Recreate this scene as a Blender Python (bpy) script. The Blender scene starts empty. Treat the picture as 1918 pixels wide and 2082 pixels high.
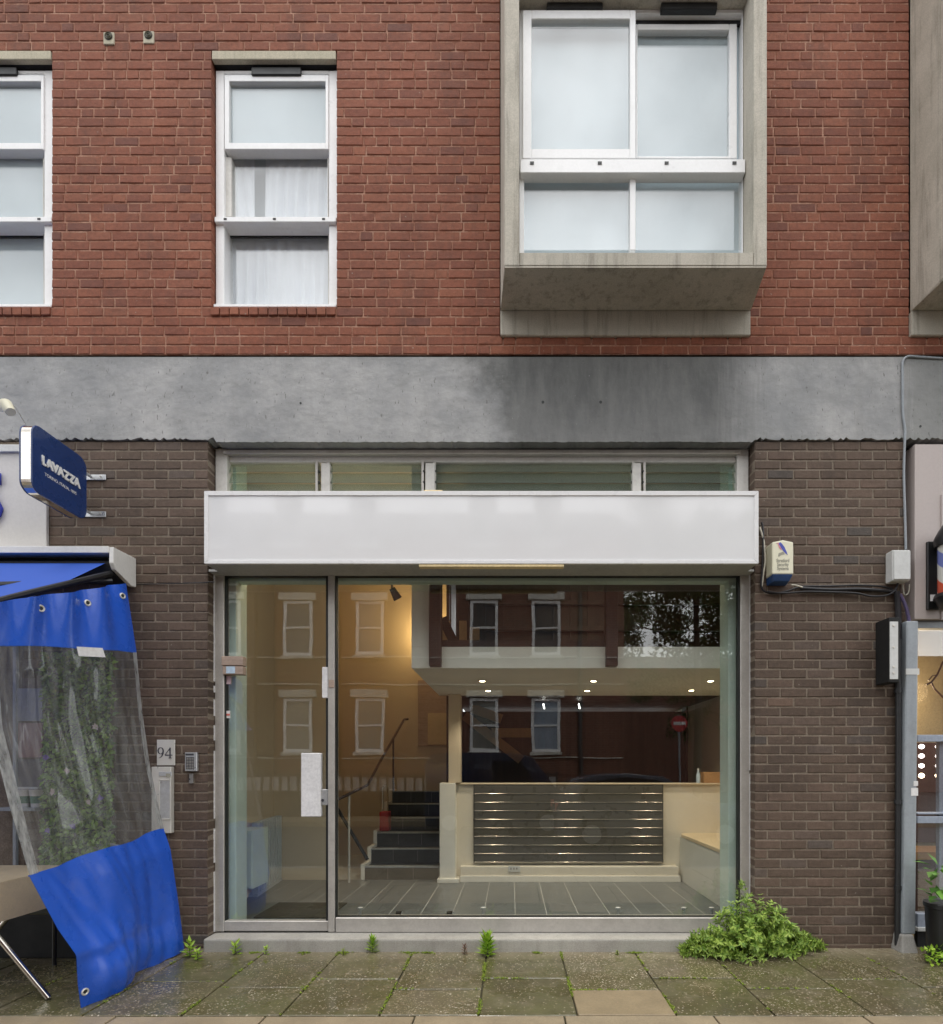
import bpy, bmesh, math, random
from mathutils import Vector, Matrix
R = math.radians
scene = bpy.context.scene
COL = scene.collection

# ------------------------------------------------------------------ camera, world, sun, exposure
D, F, VX, HY, CX, CH = 4.5, 1102.5, 1040.0, 1560.0, 0.331, 1.502
cam = bpy.data.cameras.new('camera'); camo = bpy.data.objects.new('camera', cam); COL.objects.link(camo)
camo.location = (CX, -D, CH); camo.rotation_euler = (R(90), 0, 0)
cam.sensor_width = 36; cam.sensor_fit = 'AUTO'; cam.lens = 36 * F / 2082
cam.shift_x = -(VX - 959) / 2082; cam.shift_y = (HY - 1041) / 2082
cam.clip_start = 0.05; cam.clip_end = 600
scene.camera = camo

W = bpy.data.worlds.new('World'); scene.world = W; W.use_nodes = True
nt = W.node_tree; nt.nodes.clear()
wo = nt.nodes.new('ShaderNodeOutputWorld'); bg = nt.nodes.new('ShaderNodeBackground')
sky = nt.nodes.new('ShaderNodeTexSky'); sky.sky_type = 'NISHITA'; sky.sun_disc = False
sky.sun_elevation = R(72); sky.sun_rotation = R(165); sky.air_density = 1.0; sky.dust_density = 4.0
hs = nt.nodes.new('ShaderNodeHueSaturation'); hs.inputs['Saturation'].default_value = 0.22
tc = nt.nodes.new('ShaderNodeTexCoord'); cn = nt.nodes.new('ShaderNodeTexNoise')
cn.inputs['Scale'].default_value = 4.2; cn.inputs['Detail'].default_value = 5
cr = nt.nodes.new('ShaderNodeMapRange'); cr.inputs['From Min'].default_value = .3; cr.inputs['From Max'].default_value = .7
cr.inputs['To Min'].default_value = .55; cr.inputs['To Max'].default_value = 1.42
mx = nt.nodes.new('ShaderNodeMix'); mx.data_type = 'RGBA'; mx.inputs['Factor'].default_value = .72
mx.inputs['B'].default_value = (15.2, 15.4, 15.6, 1)      # even cloud deck
ml = nt.nodes.new('ShaderNodeMix'); ml.data_type = 'RGBA'; ml.blend_type = 'MULTIPLY'; ml.inputs['Factor'].default_value = 1
L = nt.links.new
L(sky.outputs[0], hs.inputs['Color']); L(hs.outputs[0], mx.inputs['A'])
L(tc.outputs['Generated'], cn.inputs['Vector']); L(cn.outputs['Fac'], cr.inputs['Value'])
L(mx.outputs['Result'], ml.inputs['A']); L(cr.outputs[0], ml.inputs['B'])
L(ml.outputs['Result'], bg.inputs['Color']); bg.inputs['Strength'].default_value = 0.10
L(bg.outputs[0], wo.inputs['Surface'])

sl = bpy.data.lights.new('sun', 'SUN'); sl.energy = 0.7; sl.angle = R(20); sl.color = (1, .97, .93)
so = bpy.data.objects.new('sun', sl); COL.objects.link(so); so.rotation_euler = (R(18), 0, R(-15))

vs = scene.view_settings; vs.view_transform = 'Standard'; vs.look = 'None'; vs.gamma = 1; vs.use_curve_mapping = False
vs.exposure = 0.68
scene.cycles.use_denoising = True
scene.cycles.max_bounces = 8; scene.cycles.transparent_max_bounces = 20; scene.cycles.glossy_bounces = 4
scene.cycles.sample_clamp_indirect = 6; scene.cycles.caustics_reflective = False; scene.cycles.caustics_refractive = False

# ------------------------------------------------------------------ helpers
rnd = random.Random(7)
def X(px, y=0.): return CX + (px - VX) * (D + y) / F
def Z(py, y=0.): return CH + (HY - py) * (D + y) / F
def P(px, py, y=0.): return (X(px, y), y, Z(py, y))

def root_loc(o):
    while o.parent: o = o.parent
    return o.location
def tag(o, label=None, cat=None, group=None, kind=None):
    if label: o['label'] = label
    if cat: o['category'] = cat
    if group: o['group'] = group
    if kind: o['kind'] = kind
    return o
def thing(name, loc, label, cat, group=None):
    o = bpy.data.objects.new(name, None); COL.objects.link(o); o.location = loc; o.empty_display_size = .1
    return tag(o, label, cat, group)
def link(name, me, parent=None):
    o = bpy.data.objects.new(name, me); COL.objects.link(o)
    if parent: o.parent = parent
    return o

class MB:
    def __init__(s): s.v = []; s.f = []; s.uv = None
    def add(s, vs, fs):
        n = len(s.v); s.v += [tuple(v) for v in vs]; s.f += [tuple(i + n for i in f) for f in fs]; return s
    def hexa(s, p):   # p: bottom 4 then top 4, each counter-clockwise from above
        return s.add(p, [(3, 2, 1, 0), (4, 5, 6, 7), (0, 1, 5, 4), (1, 2, 6, 5), (2, 3, 7, 6), (3, 0, 4, 7)])
    def box(s, x0, x1, y0, y1, z0, z1):
        x0, x1 = sorted((x0, x1)); y0, y1 = sorted((y0, y1)); z0, z1 = sorted((z0, z1))
        return s.hexa([(x0, y0, z0), (x1, y0, z0), (x1, y1, z0), (x0, y1, z0), (x0, y0, z1), (x1, y0, z1), (x1, y1, z1), (x0, y1, z1)])
    def pbox(s, px0, px1, py0, py1, y0, y1):   # front face measured at depth y0
        return s.box(X(px0, y0), X(px1, y0), y0, y1, Z(py1, y0), Z(py0, y0))
    def prism(s, pts, axis, a, b):   # polygon pts (2d) extruded along axis from a to b
        def m(p, t): return {'x': (t, p[0], p[1]), 'y': (p[0], t, p[1]), 'z': (p[0], p[1], t)}[axis]
        n = len(pts)
        return s.add([m(p, a) for p in pts] + [m(p, b) for p in pts],
                     [tuple(range(n)), tuple(range(2 * n - 1, n - 1, -1))] + [(i, i + n, (i + 1) % n + n, (i + 1) % n) for i in range(n)])
    def tube(s, path, r, n=8, cap=True):
        path = [Vector(p) for p in path]; rs = r if isinstance(r, (list, tuple)) else [r] * len(path)
        base = len(s.v); up = None
        for i, p in enumerate(path):
            t = (path[min(i + 1, len(path) - 1)] - path[max(i - 1, 0)]).normalized()
            if up is None: up = t.orthogonal().normalized()
            up = (up - t * up.dot(t)).normalized(); w = t.cross(up)
            for k in range(n):
                a = 2 * math.pi * k / n; s.v.append(tuple(p + (up * math.cos(a) + w * math.sin(a)) * rs[i]))
        for i in range(len(path) - 1):
            for k in range(n):
                a = base + i * n + k; b = base + i * n + (k + 1) % n; s.f.append((a, b, b + n, a + n))
        if cap:
            s.f.append(tuple(base + k for k in range(n - 1, -1, -1))); e = base + (len(path) - 1) * n
            s.f.append(tuple(e + k for k in range(n)))
        return s
    def disc(s, c, r, axis='y', t=.004, n=20, r2=None):
        c = Vector(c); d = {'x': Vector((1, 0, 0)), 'y': Vector((0, 1, 0)), 'z': Vector((0, 0, 1))}[axis]
        return s.tube([c, c + d * t], [r, r if r2 is None else r2], n)
    def lathe(s, c, prof, n=20):
        b = len(s.v)
        for r, z in prof:
            for k in range(n):
                a = 2 * math.pi * k / n; s.v.append((c[0] + r * math.cos(a), c[1] + r * math.sin(a), c[2] + z))
        for i in range(len(prof) - 1):
            for k in range(n):
                s.f.append((b + i * n + k, b + i * n + (k + 1) % n, b + (i + 1) * n + (k + 1) % n, b + (i + 1) * n + k))
        s.f.append(tuple(b + k for k in range(n - 1, -1, -1))); e = b + (len(prof) - 1) * n; s.f.append(tuple(e + k for k in range(n)))
        return s
    def mesh(s, name, bevel=0, smooth=False, off=(0, 0, 0)):
        me = bpy.data.meshes.new(name)
        me.from_pydata([(v[0] - off[0], v[1] - off[1], v[2] - off[2]) for v in s.v], [], s.f)
        bm = bmesh.new(); bm.from_mesh(me)
        if not getattr(s, 'sheet', False): bmesh.ops.recalc_face_normals(bm, faces=bm.faces)
        if bevel:
            ed = [e for e in bm.edges if len(e.link_faces) == 2 and e.calc_face_angle(0) > .5]
            bmesh.ops.bevel(bm, geom=ed, offset=bevel, segments=2 if bevel > .006 else 1, affect='EDGES', profile=.6, clamp_overlap=True)
        bm.to_mesh(me); bm.free()
        if smooth:
            me.polygons.foreach_set('use_smooth', [True] * len(me.polygons))
            try: me.set_sharp_from_angle(angle=R(40))
            except Exception: pass
        me.update(); return me
    def build(s, name, mat, parent=None, bevel=0, smooth=False):
        off = root_loc(parent) if parent else (0, 0, 0)
        me = s.mesh(name, bevel, smooth, off); me.materials.append(mat)
        return link(name, me, parent)

# ------------------------------------------------------------------ materials
class NT:
    def __init__(s, name):
        s.m = bpy.data.materials.new(name); s.m.use_nodes = True; s.t = s.m.node_tree; s.t.nodes.clear()
        s.out = s.t.nodes.new('ShaderNodeOutputMaterial')
    def n(s, typ, **kw):
        o = s.t.nodes.new('ShaderNode' + typ)
        for k, v in kw.items():
            if hasattr(o, k): setattr(o, k, v)
            else: o.inputs[k.replace('_', ' ')].default_value = v
        return o
    def l(s, a, b): s.t.links.new(a, b)
    def pos(s):
        if not hasattr(s, '_p'): s._p = s.n('NewGeometry')
        return s._p.outputs['Position']
    def noise(s, scale, detail=4, rough=.55, stretch=None, vec=None):
        o = s.n('TexNoise', Scale=scale, Detail=detail, Roughness=rough)
        v = vec or s.pos()
        if stretch:
            mp = s.n('Mapping'); mp.inputs['Scale'].default_value = stretch; s.l(v, mp.inputs['Vector']); v = mp.outputs[0]
        s.l(v, o.inputs['Vector']); return o.outputs['Fac']
    def rng(s, val, a, b, c, d):
        o = s.n('MapRange'); s.l(val, o.inputs['Value'])
        for k, x in zip(('From Min', 'From Max', 'To Min', 'To Max'), (a, b, c, d)): o.inputs[k].default_value = x
        return o.outputs[0]
    def math(s, op, a, b=None, clamp=False):
        o = s.n('Math', operation=op, use_clamp=clamp)
        for i, x in enumerate((a, b)):
            if x is None: continue
            if isinstance(x, (int, float)): o.inputs[i].default_value = x
            else: s.l(x, o.inputs[i])
        return o.outputs[0]
    def mix(s, fac, a, b, mode='MIX'):
        o = s.n('Mix', data_type='RGBA', blend_type=mode)
        for k, x in (('Factor', fac), ('A', a), ('B', b)):
            if isinstance(x, (int, float)): o.inputs[k].default_value = x
            elif isinstance(x, (tuple, list)): o.inputs[k].default_value = (*x[:3], 1)
            else: s.l(x, o.inputs[k])
        return o.outputs['Result']
    def ramp(s, val, stops):
        o = s.n('ValToRGB'); e = o.color_ramp.elements
        while len(e) < len(stops): e.new(.5)
        for i, (p, c) in enumerate(stops): e[i].position = p; e[i].color = (*c, 1)
        s.l(val, o.inputs[0]); return o.outputs[0]
    def bump(s, h, strength, dist=.004):
        o = s.n('Bump', Strength=strength, Distance=dist); s.l(h, o.inputs['Height']); return o.outputs[0]
    def bsdf(s, col, rough=.6, normal=None, **kw):
        b = s.n('BsdfPrincipled')
        for k, x in (('Base Color', col), ('Roughness', rough)):
            if isinstance(x, (int, float)): b.inputs[k].default_value = x
            elif isinstance(x, (tuple, list)): b.inputs[k].default_value = (*x[:3], 1)
            else: s.l(x, b.inputs[k])
        for k, x in kw.items():
            k = k.replace('_', ' ')
            if isinstance(x, (tuple, list)): b.inputs[k].default_value = (*x[:3], 1)
            elif isinstance(x, (int, float)): b.inputs[k].default_value = x
            else: s.l(x, b.inputs[k])
        if normal: s.l(normal, b.inputs['Normal'])
        s.l(b.outputs[0], s.out.inputs['Surface']); s.b = b; return s.m

def pbr(name, col, rough=.6, var=.12, vsc=2.5, fine=.1, fsc=45, bump=.2, bsc=90, dirt=0, dirtcol=(.05, .045, .035), stretch=None, **kw):
    t = NT(name)
    a = t.rng(t.noise(vsc, 5, .6, stretch), .3, .7, 1 - var, 1 + var)
    b = t.rng(t.noise(fsc, 3), .3, .7, 1 - fine, 1 + fine)
    k = t.math('MULTIPLY', a, b)
    c = t.mix(1., col, k, 'MULTIPLY')
    if dirt: c = t.mix(t.rng(t.noise(vsc * 3.1, 6, .7), .52, .75, 0, dirt), c, dirtcol)
    n = t.bump(t.noise(bsc, 4, .6), bump, .003) if bump else None
    rr = t.rng(t.noise(vsc * 4, 3), .3, .7, max(rough - .08, .02), min(rough + .08, 1))
    return t.bsdf(c, rr, n, **kw)

def brick_mat(name, stops, rough=.85, fleck=(.4, .3, .25), flk=.25):
    t = NT(name)
    oi = t.n('ObjectInfo'); g = t.n('NewGeometry')
    r = t.math('FRACT', t.math('ADD', oi.outputs['Random'], g.outputs['Random Per Island']))
    c = t.ramp(r, stops)
    c = t.mix(1., c, t.rng(t.noise(.7, 4, .6), .3, .7, .8, 1.15), 'MULTIPLY')
    c = t.mix(1., c, t.rng(t.noise(26, 5, .7), .3, .7, .80, 1.2), 'MULTIPLY')
    c = t.mix(1., c, t.rng(t.noise(170, 2), .3, .7, .86, 1.14), 'MULTIPLY')
    c = t.mix(t.rng(t.noise(9, 6, .75, (1, 1, .45)), .60, .78, 0, flk), c, fleck)
    c = t.mix(t.rng(t.noise(1.6, 6, .7, (1.6, 1, .5)), .50, .74, 0, .5), c, (.035, .026, .022))
    c = t.mix(t.rng(t.noise(34, 2, .4), .735, .77, 0, .6), c, (.42, .37, .31))
    h = t.math('ADD', t.noise(140, 4, .7), t.math('MULTIPLY', t.noise(30, 3), 1.5))
    return t.bsdf(c, rough, t.bump(h, .55, .006))

def glass_mat(name, tint=(.93, .97, .95), f0=.045, rough=0, haze=0, hazecol=(.7, .72, .72), streak=None, wob=0):
    t = NT(name)
    g = t.n('NewGeometry'); d = t.n('VectorMath', operation='DOT_PRODUCT')
    t.l(g.outputs['Normal'], d.inputs[0]); t.l(g.outputs['Incoming'], d.inputs[1])
    c = t.math('SUBTRACT', 1., t.math('ABSOLUTE', d.outputs['Value']), True)
    f = t.math('ADD', t.math('MULTIPLY', t.math('POWER', c, 5.), 1 - f0), f0, True)
    tr = t.n('BsdfTransparent'); tr.inputs[0].default_value = (*tint, 1)
    gl = t.n('BsdfGlossy'); gl.inputs['Roughness'].default_value = rough
    base = tr.outputs[0]
    if wob: t.l(t.bump(t.noise(1.6, 2, .5), wob, .05), gl.inputs['Normal'])
    if haze:
        df = t.n('BsdfDiffuse'); df.inputs[0].default_value = (*hazecol, 1)
        tl = t.n('BsdfTranslucent'); tl.inputs[0].default_value = (*hazecol, 1)
        m0 = t.n('MixShader'); m0.inputs[0].default_value = .5; t.l(df.outputs[0], m0.inputs[1]); t.l(tl.outputs[0], m0.inputs[2])
        hz = t.rng(t.noise(streak[0], 3, .55, streak[1]), .38, .75, haze * .62, haze * 1.9) if streak else None
        m1 = t.n('MixShader')
        if hz is None: m1.inputs[0].default_value = haze
        else: t.l(hz, m1.inputs[0])
        t.l(tr.outputs[0], m1.inputs[1]); t.l(m0.outputs[0], m1.inputs[2]); base = m1.outputs[0]
    m = t.n('MixShader'); t.l(f, m.inputs[0]); t.l(base, m.inputs[1]); t.l(gl.outputs[0], m.inputs[2])
    t.l(m.outputs[0], t.out.inputs['Surface']); return t.m

def emit(name, col, s):
    t = NT(name); e = t.n('Emission'); e.inputs[0].default_value = (*col, 1); e.inputs[1].default_value = s
    t.l(e.outputs[0], t.out.inputs['Surface']); return t.m

def leaf_mat(name, c1, c2, rough=.5):
    t = NT(name); g = t.n('NewGeometry')
    c = t.ramp(g.outputs['Random Per Island'], [(0, c1), (.55, tuple((a + b) / 2 for a, b in zip(c1, c2))), (1, c2)])
    t.bsdf(c, rough); tl = t.n('BsdfTranslucent'); t.l(c, tl.inputs[0])
    m = t.n('MixShader'); m.inputs[0].default_value = .3
    t.l(t.b.outputs[0], m.inputs[1]); t.l(tl.outputs[0], m.inputs[2]); t.l(m.outputs[0], t.out.inputs['Surface']); return t.m

m_red = brick_mat('red brick', [(0, (.20, .062, .034)), (.3, (.222, .070, .037)), (.6, (.238, .076, .040)), (.86, (.258, .088, .046)), (.96, (.195, .064, .038)), (1, (.155, .055, .037))], fleck=(.40, .22, .15), flk=.4)
m_dark = brick_mat('brown brick', [(0, (.086, .058, .042)), (.35, (.102, .070, .051)), (.7, (.115, .078, .057)), (.9, (.128, .085, .063)), (.97, (.080, .068, .060)), (1, (.155, .10, .072))], fleck=(.2, .15, .12), flk=.15)
def mortar(name, c, c2):
    t = NT(name)
    k = t.mix(t.rng(t.noise(7, 5, .7), .4, .68, 0, 1), c, c2)
    k = t.mix(1., k, t.rng(t.noise(90, 3), .3, .7, .75, 1.2), 'MULTIPLY')
    return t.bsdf(k, .95, t.bump(t.noise(160, 4, .7), .6, .004))
m_rmortar = mortar('red mortar', (.26, .108, .066), (.46, .27, .19))
m_dmortar = mortar('brown mortar', (.185, .148, .112), (.255, .21, .165))

def beam_material():
    t = NT('painted concrete beam')
    sp = t.n('SeparateXYZ'); t.l(t.pos(), sp.inputs[0]); x = sp.outputs['X']; z = sp.outputs['Z']
    base = t.mix(t.rng(t.noise(1.4, 6, .68), .36, .64, 0, 1), (.235, .24, .245), (.40, .395, .39))
    base = t.mix(t.rng(t.noise(9, 6, .75, (.5, 1, 1.2)), .48, .66, 0, .55), base, (.215, .22, .215))
    base = t.mix(t.rng(t.noise(3, 5, .7, (4, 1, .35)), .5, .75, 0, .35), base, (.24, .235, .225))
    w = t.math('MULTIPLY', t.math('SUBTRACT', t.noise(3.2, 5, .6), .5), .75)
    xs = t.math('SUBTRACT', t.math('ADD', x, w), t.math('MULTIPLY', t.math('SUBTRACT', Z(895), z), .42))
    on = t.rng(xs, X(1010) - .1, X(1010) + .16, 0, 1)
    w2 = t.math('MULTIPLY', t.math('SUBTRACT', t.noise(6, 4, .6, (5, 1, .3)), .5), .35)
    off = t.rng(t.math('ADD', x, w2), X(1455), X(1562), 1, 0)
    st = t.math('MULTIPLY', on, off, True)
    stain = t.mix(t.rng(t.noise(3.2, 6, .7, (2, 1, .5)), .38, .66, 0, 1), (.075, .077, .075), (.14, .142, .135))
    st = t.math('MULTIPLY', st, t.rng(t.math('ADD', z, t.math('MULTIPLY', t.noise(2.5, 4, .6), .5)), Z(895) + .1, Z(770) + .2, .72, 1.))
    c = t.mix(t.math('MULTIPLY', st, .93), base, stain)
    on2 = t.rng(t.math('ADD', x, w2), X(1825), X(1850), 0, .55); c = t.mix(on2, c, (.17, .175, .165))
    c = t.mix(t.rng(t.math('ADD', z, t.math('MULTIPLY', t.noise(14, 4, .7, (3, 1, 1)), .12)), Z(750) + .06, Z(728) + .1, 0, .5), c, (.16, .16, .155))
    c = t.mix(t.rng(t.noise(30, 3, .55, (1.6, 1, .6)), .665, .72, 0, .75), c, (.12, .115, .11))
    c = t.mix(t.rng(t.noise(60, 2, .5), .72, .78, 0, .4), c, (.5, .5, .5))
    h = t.math('ADD', t.noise(22, 6, .7), t.math('MULTIPLY', t.noise(4, 3), 3.))
    return t.bsdf(c, .62, t.bump(h, .35, .012))
m_beam = beam_material()

def concrete_mat(name, c1, c2, streaks=.5, rough=.85):
    t = NT(name)
    c = t.mix(t.rng(t.noise(2.2, 6, .65), .35, .65, 0, 1), c1, c2)
    c = t.mix(t.rng(t.noise(4, 6, .7, (4, 4, .3)), .5, .68, 0, streaks), c, (.15, .135, .105))
    c = t.mix(t.rng(t.noise(1.1, 6, .7), .55, .75, 0, .4), c, (.14, .15, .115))
    c = t.mix(1., c, t.rng(t.noise(120, 3), .3, .7, .85, 1.12), 'MULTIPLY')
    return t.bsdf(c, rough, t.bump(t.noise(70, 6, .7), .3, .004))
m_conc = concrete_mat('bay concrete', (.41, .38, .315), (.54, .50, .425))
m_step = concrete_mat('step concrete', (.30, .285, .255), (.42, .40, .36), .2)
m_lintel = concrete_mat('lintel concrete', (.44, .40, .30), (.52, .47, .36), .25)

m_white = pbr('white window paint', (.88, .88, .88), .35, .03, 3, .02, 60, .05, dirt=.12, dirtcol=(.42, .42, .36))
m_offwhite = pbr('aged white frame', (.66, .64, .60), .45, .08, 4, .05, 60, .1, dirt=.35, dirtcol=(.34, .31, .27))
m_alu = pbr('weathered aluminium', (.50, .475, .44), .42, .10, 5, .05, 60, .08, dirt=.3, dirtcol=(.28, .26, .24), Metallic=.35)
m_gasket = pbr('black gasket', (.016, .018, .018), .5, .05, bump=0)
m_black = pbr('black plastic', (.012, .012, .013), .38, .1, bump=.05)
m_blackmatt = pbr('black board', (.006, .006, .006), .75, .1, bump=.1)
m_glass = glass_mat('window glass', (.985, .99, .988), .13)
m_shopglass = glass_mat('shop glass', (.962, .98, .966), .095, wob=.016)
m_louvre = glass_mat('louvre glass', (.80, .88, .84), .06, haze=.16, hazecol=(.6, .68, .64))
m_blind = pbr('pale blind', (.55, .65, .70), .8, .08, 1.5, .05, 220, .15, bsc=300)
m_net = pbr('net curtain', (.76, .80, .86), .85, .05, 3, .04, 200, .1)
m_recess = pbr('dark recess', (.02, .02, .022), .9, .1, bump=0)
m_fascia = pbr('white sign acrylic', (.78, .78, .79), .10, .02, 1.2, .01, 200, .0, Coat_Weight=.8, Coat_Roughness=.03)
m_fasciatrim = pbr('white sign trim', (.76, .755, .76), .3, .03, 3, .02, 80, .05, dirt=.15, dirtcol=(.5, .48, .45))
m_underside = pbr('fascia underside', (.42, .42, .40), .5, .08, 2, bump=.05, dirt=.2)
m_amber = pbr('amber strip', (.85, .68, .38), .5, .15, 6, bump=.1)
m_cream = pbr('cream alarm plastic', (.78, .75, .58), .4, .03, 4, .02, bump=.05, dirt=.1, dirtcol=(.4, .36, .25))
m_bluepl = pbr('blue alarm plastic', (.025, .075, .22), .35, .1, bump=.05)
m_greybox = pbr('pale grey box', (.60, .61, .60), .45, .06, 6, .04, bump=.05, dirt=.2, dirtcol=(.35, .34, .3))
m_greymetal = pbr('grey painted post', (.30, .33, .36), .4, .12, 3, .06, 50, .1, stretch=(3, 3, .4), dirt=.3, dirtcol=(.15, .15, .14))
m_bluegrey = pbr('blue grey frame paint', (.30, .34, .42), .4, .08, bump=.05)
m_steel = pbr('brushed steel', (.66, .64, .59), .35, .06, 3, .03, 150, .03, Metallic=.35)
m_silver = pbr('silver casing', (.55, .56, .57), .35, .08, bump=.05, Metallic=.6)
m_chrome = pbr('chrome', (.62, .58, .52), .12, .03, bump=0, Metallic=1.)
m_keys = pbr('grey keys', (.22, .21, .2), .5, .1, bump=.05)
m_ink = pbr('dark print', (.05, .05, .06), .6, .05, bump=0)
m_printgrey = pbr('grey print', (.34, .33, .27), .7, .05, bump=0)
m_birdblue = pbr('blue print', (.07, .09, .42), .6, .1, bump=0)
m_birdpink = pbr('pink print', (.62, .25, .30), .6, .1, bump=0)
m_signblue = pbr('sign blue', (.008, .036, .15), .3, .05, bump=.03, Coat_Weight=.4)
m_signwhite = pbr('sign white', (.82, .82, .80), .4, .02, bump=0)
m_tarp = pbr('blue tarpaulin', (.015, .095, .55), .30, .08, 2, .03, 40, 0, Coat_Weight=.4, Coat_Roughness=.15)
m_clear = glass_mat('clear plastic sheet', (.86, .87, .86), .065, .08, .19, (.50, .51, .50), (4, (5, 5, .5)))
m_hem = glass_mat('thick plastic hem', (.8, .8, .8), .06, .15, .5, (.62, .63, .62), (9, (4, 4, .8)))
m_awnwhite = pbr('white awning metal', (.72, .71, .68), .4, .05, 4, .04, bump=.06, dirt=.2, dirtcol=(.4, .38, .33))
m_cafewall = pbr('cafe panel', (.58, .56, .54), .5, .07, 1.5, .04, bump=.1)
m_bluelet = pbr('blue lettering', (.035, .05, .42), .4, .05, bump=0)
m_pinkpanel = pbr('pinkish grey panel', (.47, .41, .39), .5, .05, 1.2, .03, bump=.05)
m_dim = pbr('dim interior', (.05, .047, .043), .8, .2, bump=0)
m_tan = pbr('tan paper cloth', (.62, .49, .31), .7, .1, 4, .05, 70, .2)
m_cable = pbr('black cable', (.014, .013, .016), .4, .1, bump=0)
m_wcable = pbr('white cable', (.62, .59, .5), .5, .1, bump=0)
m_pipe = pbr('black pipe', (.02, .021, .023), .5, .15, 8, bump=.1)
m_stone = concrete_mat('footing stone', (.26, .25, .235), (.36, .35, .33), .4)
m_paper = pbr('white sticker', (.75, .74, .74), .5, .05, bump=0)
m_pinkpaper = pbr('pink sticker', (.68, .5, .56), .5, .1, bump=0)
m_bluepaper = pbr('pale blue sticker', (.5, .62, .74), .5, .1, 20, bump=0)
m_redpaper = pbr('red sticker', (.66, .18, .14), .5, .1, bump=0)
m_wood = pbr('bare wood block', (.40, .30, .24), .6, .15, 8, .08, bump=.1, stretch=(.5, 4, 4))
m_mosscol = leaf_mat('moss', (.14, .20, .025), (.36, .46, .05), .8)
m_bush = leaf_mat('bush leaf', (.13, .25, .035), (.48, .62, .13), .42)
m_weed = leaf_mat('weed leaf', (.20, .38, .03), (.44, .62, .07), .45)
m_drytuft = leaf_mat('dry sprig', (.14, .05, .035), (.26, .13, .07), .7)
m_ivy = leaf_mat('climber leaf', (.04, .11, .02), (.36, .56, .10), .4)
m_bigleaf = leaf_mat('broad leaf', (.07, .20, .03), (.20, .42, .07), .38)
m_stem = pbr('green stem', (.09, .08, .04), .7, .2, bump=0)
m_petal = pbr('purple petal', (.16, .10, .36), .6, .2, bump=0)
m_petalw = pbr('pale petal', (.62, .52, .46), .6, .2, bump=0)
# ------------------------------------------------------------------ ground, road, pavement
def slab_material():
    t = NT('wet paving slab'); oi = t.n('ObjectInfo'); rr = oi.outputs['Random']
    c = t.ramp(rr, [(0, (.074, .064, .034)), (.4, (.094, .079, .045)), (.8, (.082, .068, .038)), (1, (.12, .10, .06))])
    c = t.mix(t.rng(t.noise(2.3, 5, .65), .35, .68, 0, .75), c, (.105, .105, .038))
    c = t.mix(t.rng(t.noise(5, 5, .7), .5, .72, 0, .55), c, (.20, .165, .115))
    sp = t.n('SeparateXYZ'); t.l(t.pos(), sp.inputs[0])
    edge = t.rng(t.math('ADD', sp.outputs['Y'], t.math('MULTIPLY', t.noise(4, 5, .7), .35)), -.12, .12, 0, .5)
    c = t.mix(edge, c, (.33, .28, .20))
    v = t.n('TexVoronoi', Scale=80.); v.feature = 'F1'; t.l(t.pos(), v.inputs['Vector'])
    v2 = t.n('TexVoronoi', Scale=52.); t.l(t.pos(), v2.inputs['Vector'])
    sep = t.n('SeparateColor'); t.l(v.outputs['Color'], sep.inputs[0])
    sep2 = t.n('SeparateColor'); t.l(v2.outputs['Color'], sep2.inputs[0])
    dens = t.math('ADD', t.rng(rr, 0, 1, .10, .50), t.math('MULTIPLY', t.math('SUBTRACT', t.noise(3, 3), .5), .7))
    st = t.math('MULTIPLY', t.math('LESS_THAN', sep.outputs[0], dens), t.math('LESS_THAN', v.outputs['Distance'], .42))
    st2 = t.math('MULTIPLY', t.math('LESS_THAN', sep2.outputs[1], t.math('MULTIPLY', dens, .35)), t.math('LESS_THAN', v2.outputs['Distance'], .36))
    peb = t.ramp(sep.outputs[1], [(0, (.22, .17, .10)), (.5, (.36, .29, .20)), (.85, (.48, .41, .30)), (1, (.68, .62, .52))])
    c = t.mix(t.math('MULTIPLY', t.math('MAXIMUM', st, st2), .62), c, peb)
    pud = t.noise(1.5, 4, .6)
    ro = t.rng(pud, .40, .58, .42, .07)
    h = t.math('ADD', t.math('MULTIPLY', st, .6), t.noise(60, 4, .7))
    b = t.n('Bump', Distance=.003); t.l(h, b.inputs['Height']); t.l(t.rng(pud, .42, .60, .6, .06), b.inputs['Strength'])
    return t.bsdf(c, ro, b.outputs[0])
m_slab = slab_material()
m_tanslab = pbr('smooth tan slab', (.24, .185, .11), .5, .12, 5, .12, 90, .25)
m_flag = pbr('footway concrete', (.27, .215, .14), .42, .18, 2.2, .14, 110, .3, dirt=.4, dirtcol=(.12, .10, .07))
m_bed = pbr('joint dirt', (.060, .055, .030), .9, .3, 9, .2, bump=.5)
m_road = pbr('wet asphalt', (.045, .045, .046), .4, .2, 1, .25, 160, .5, bsc=180)
m_kerb = pbr('granite kerb', (.22, .21, .2), .6, .1)

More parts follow.
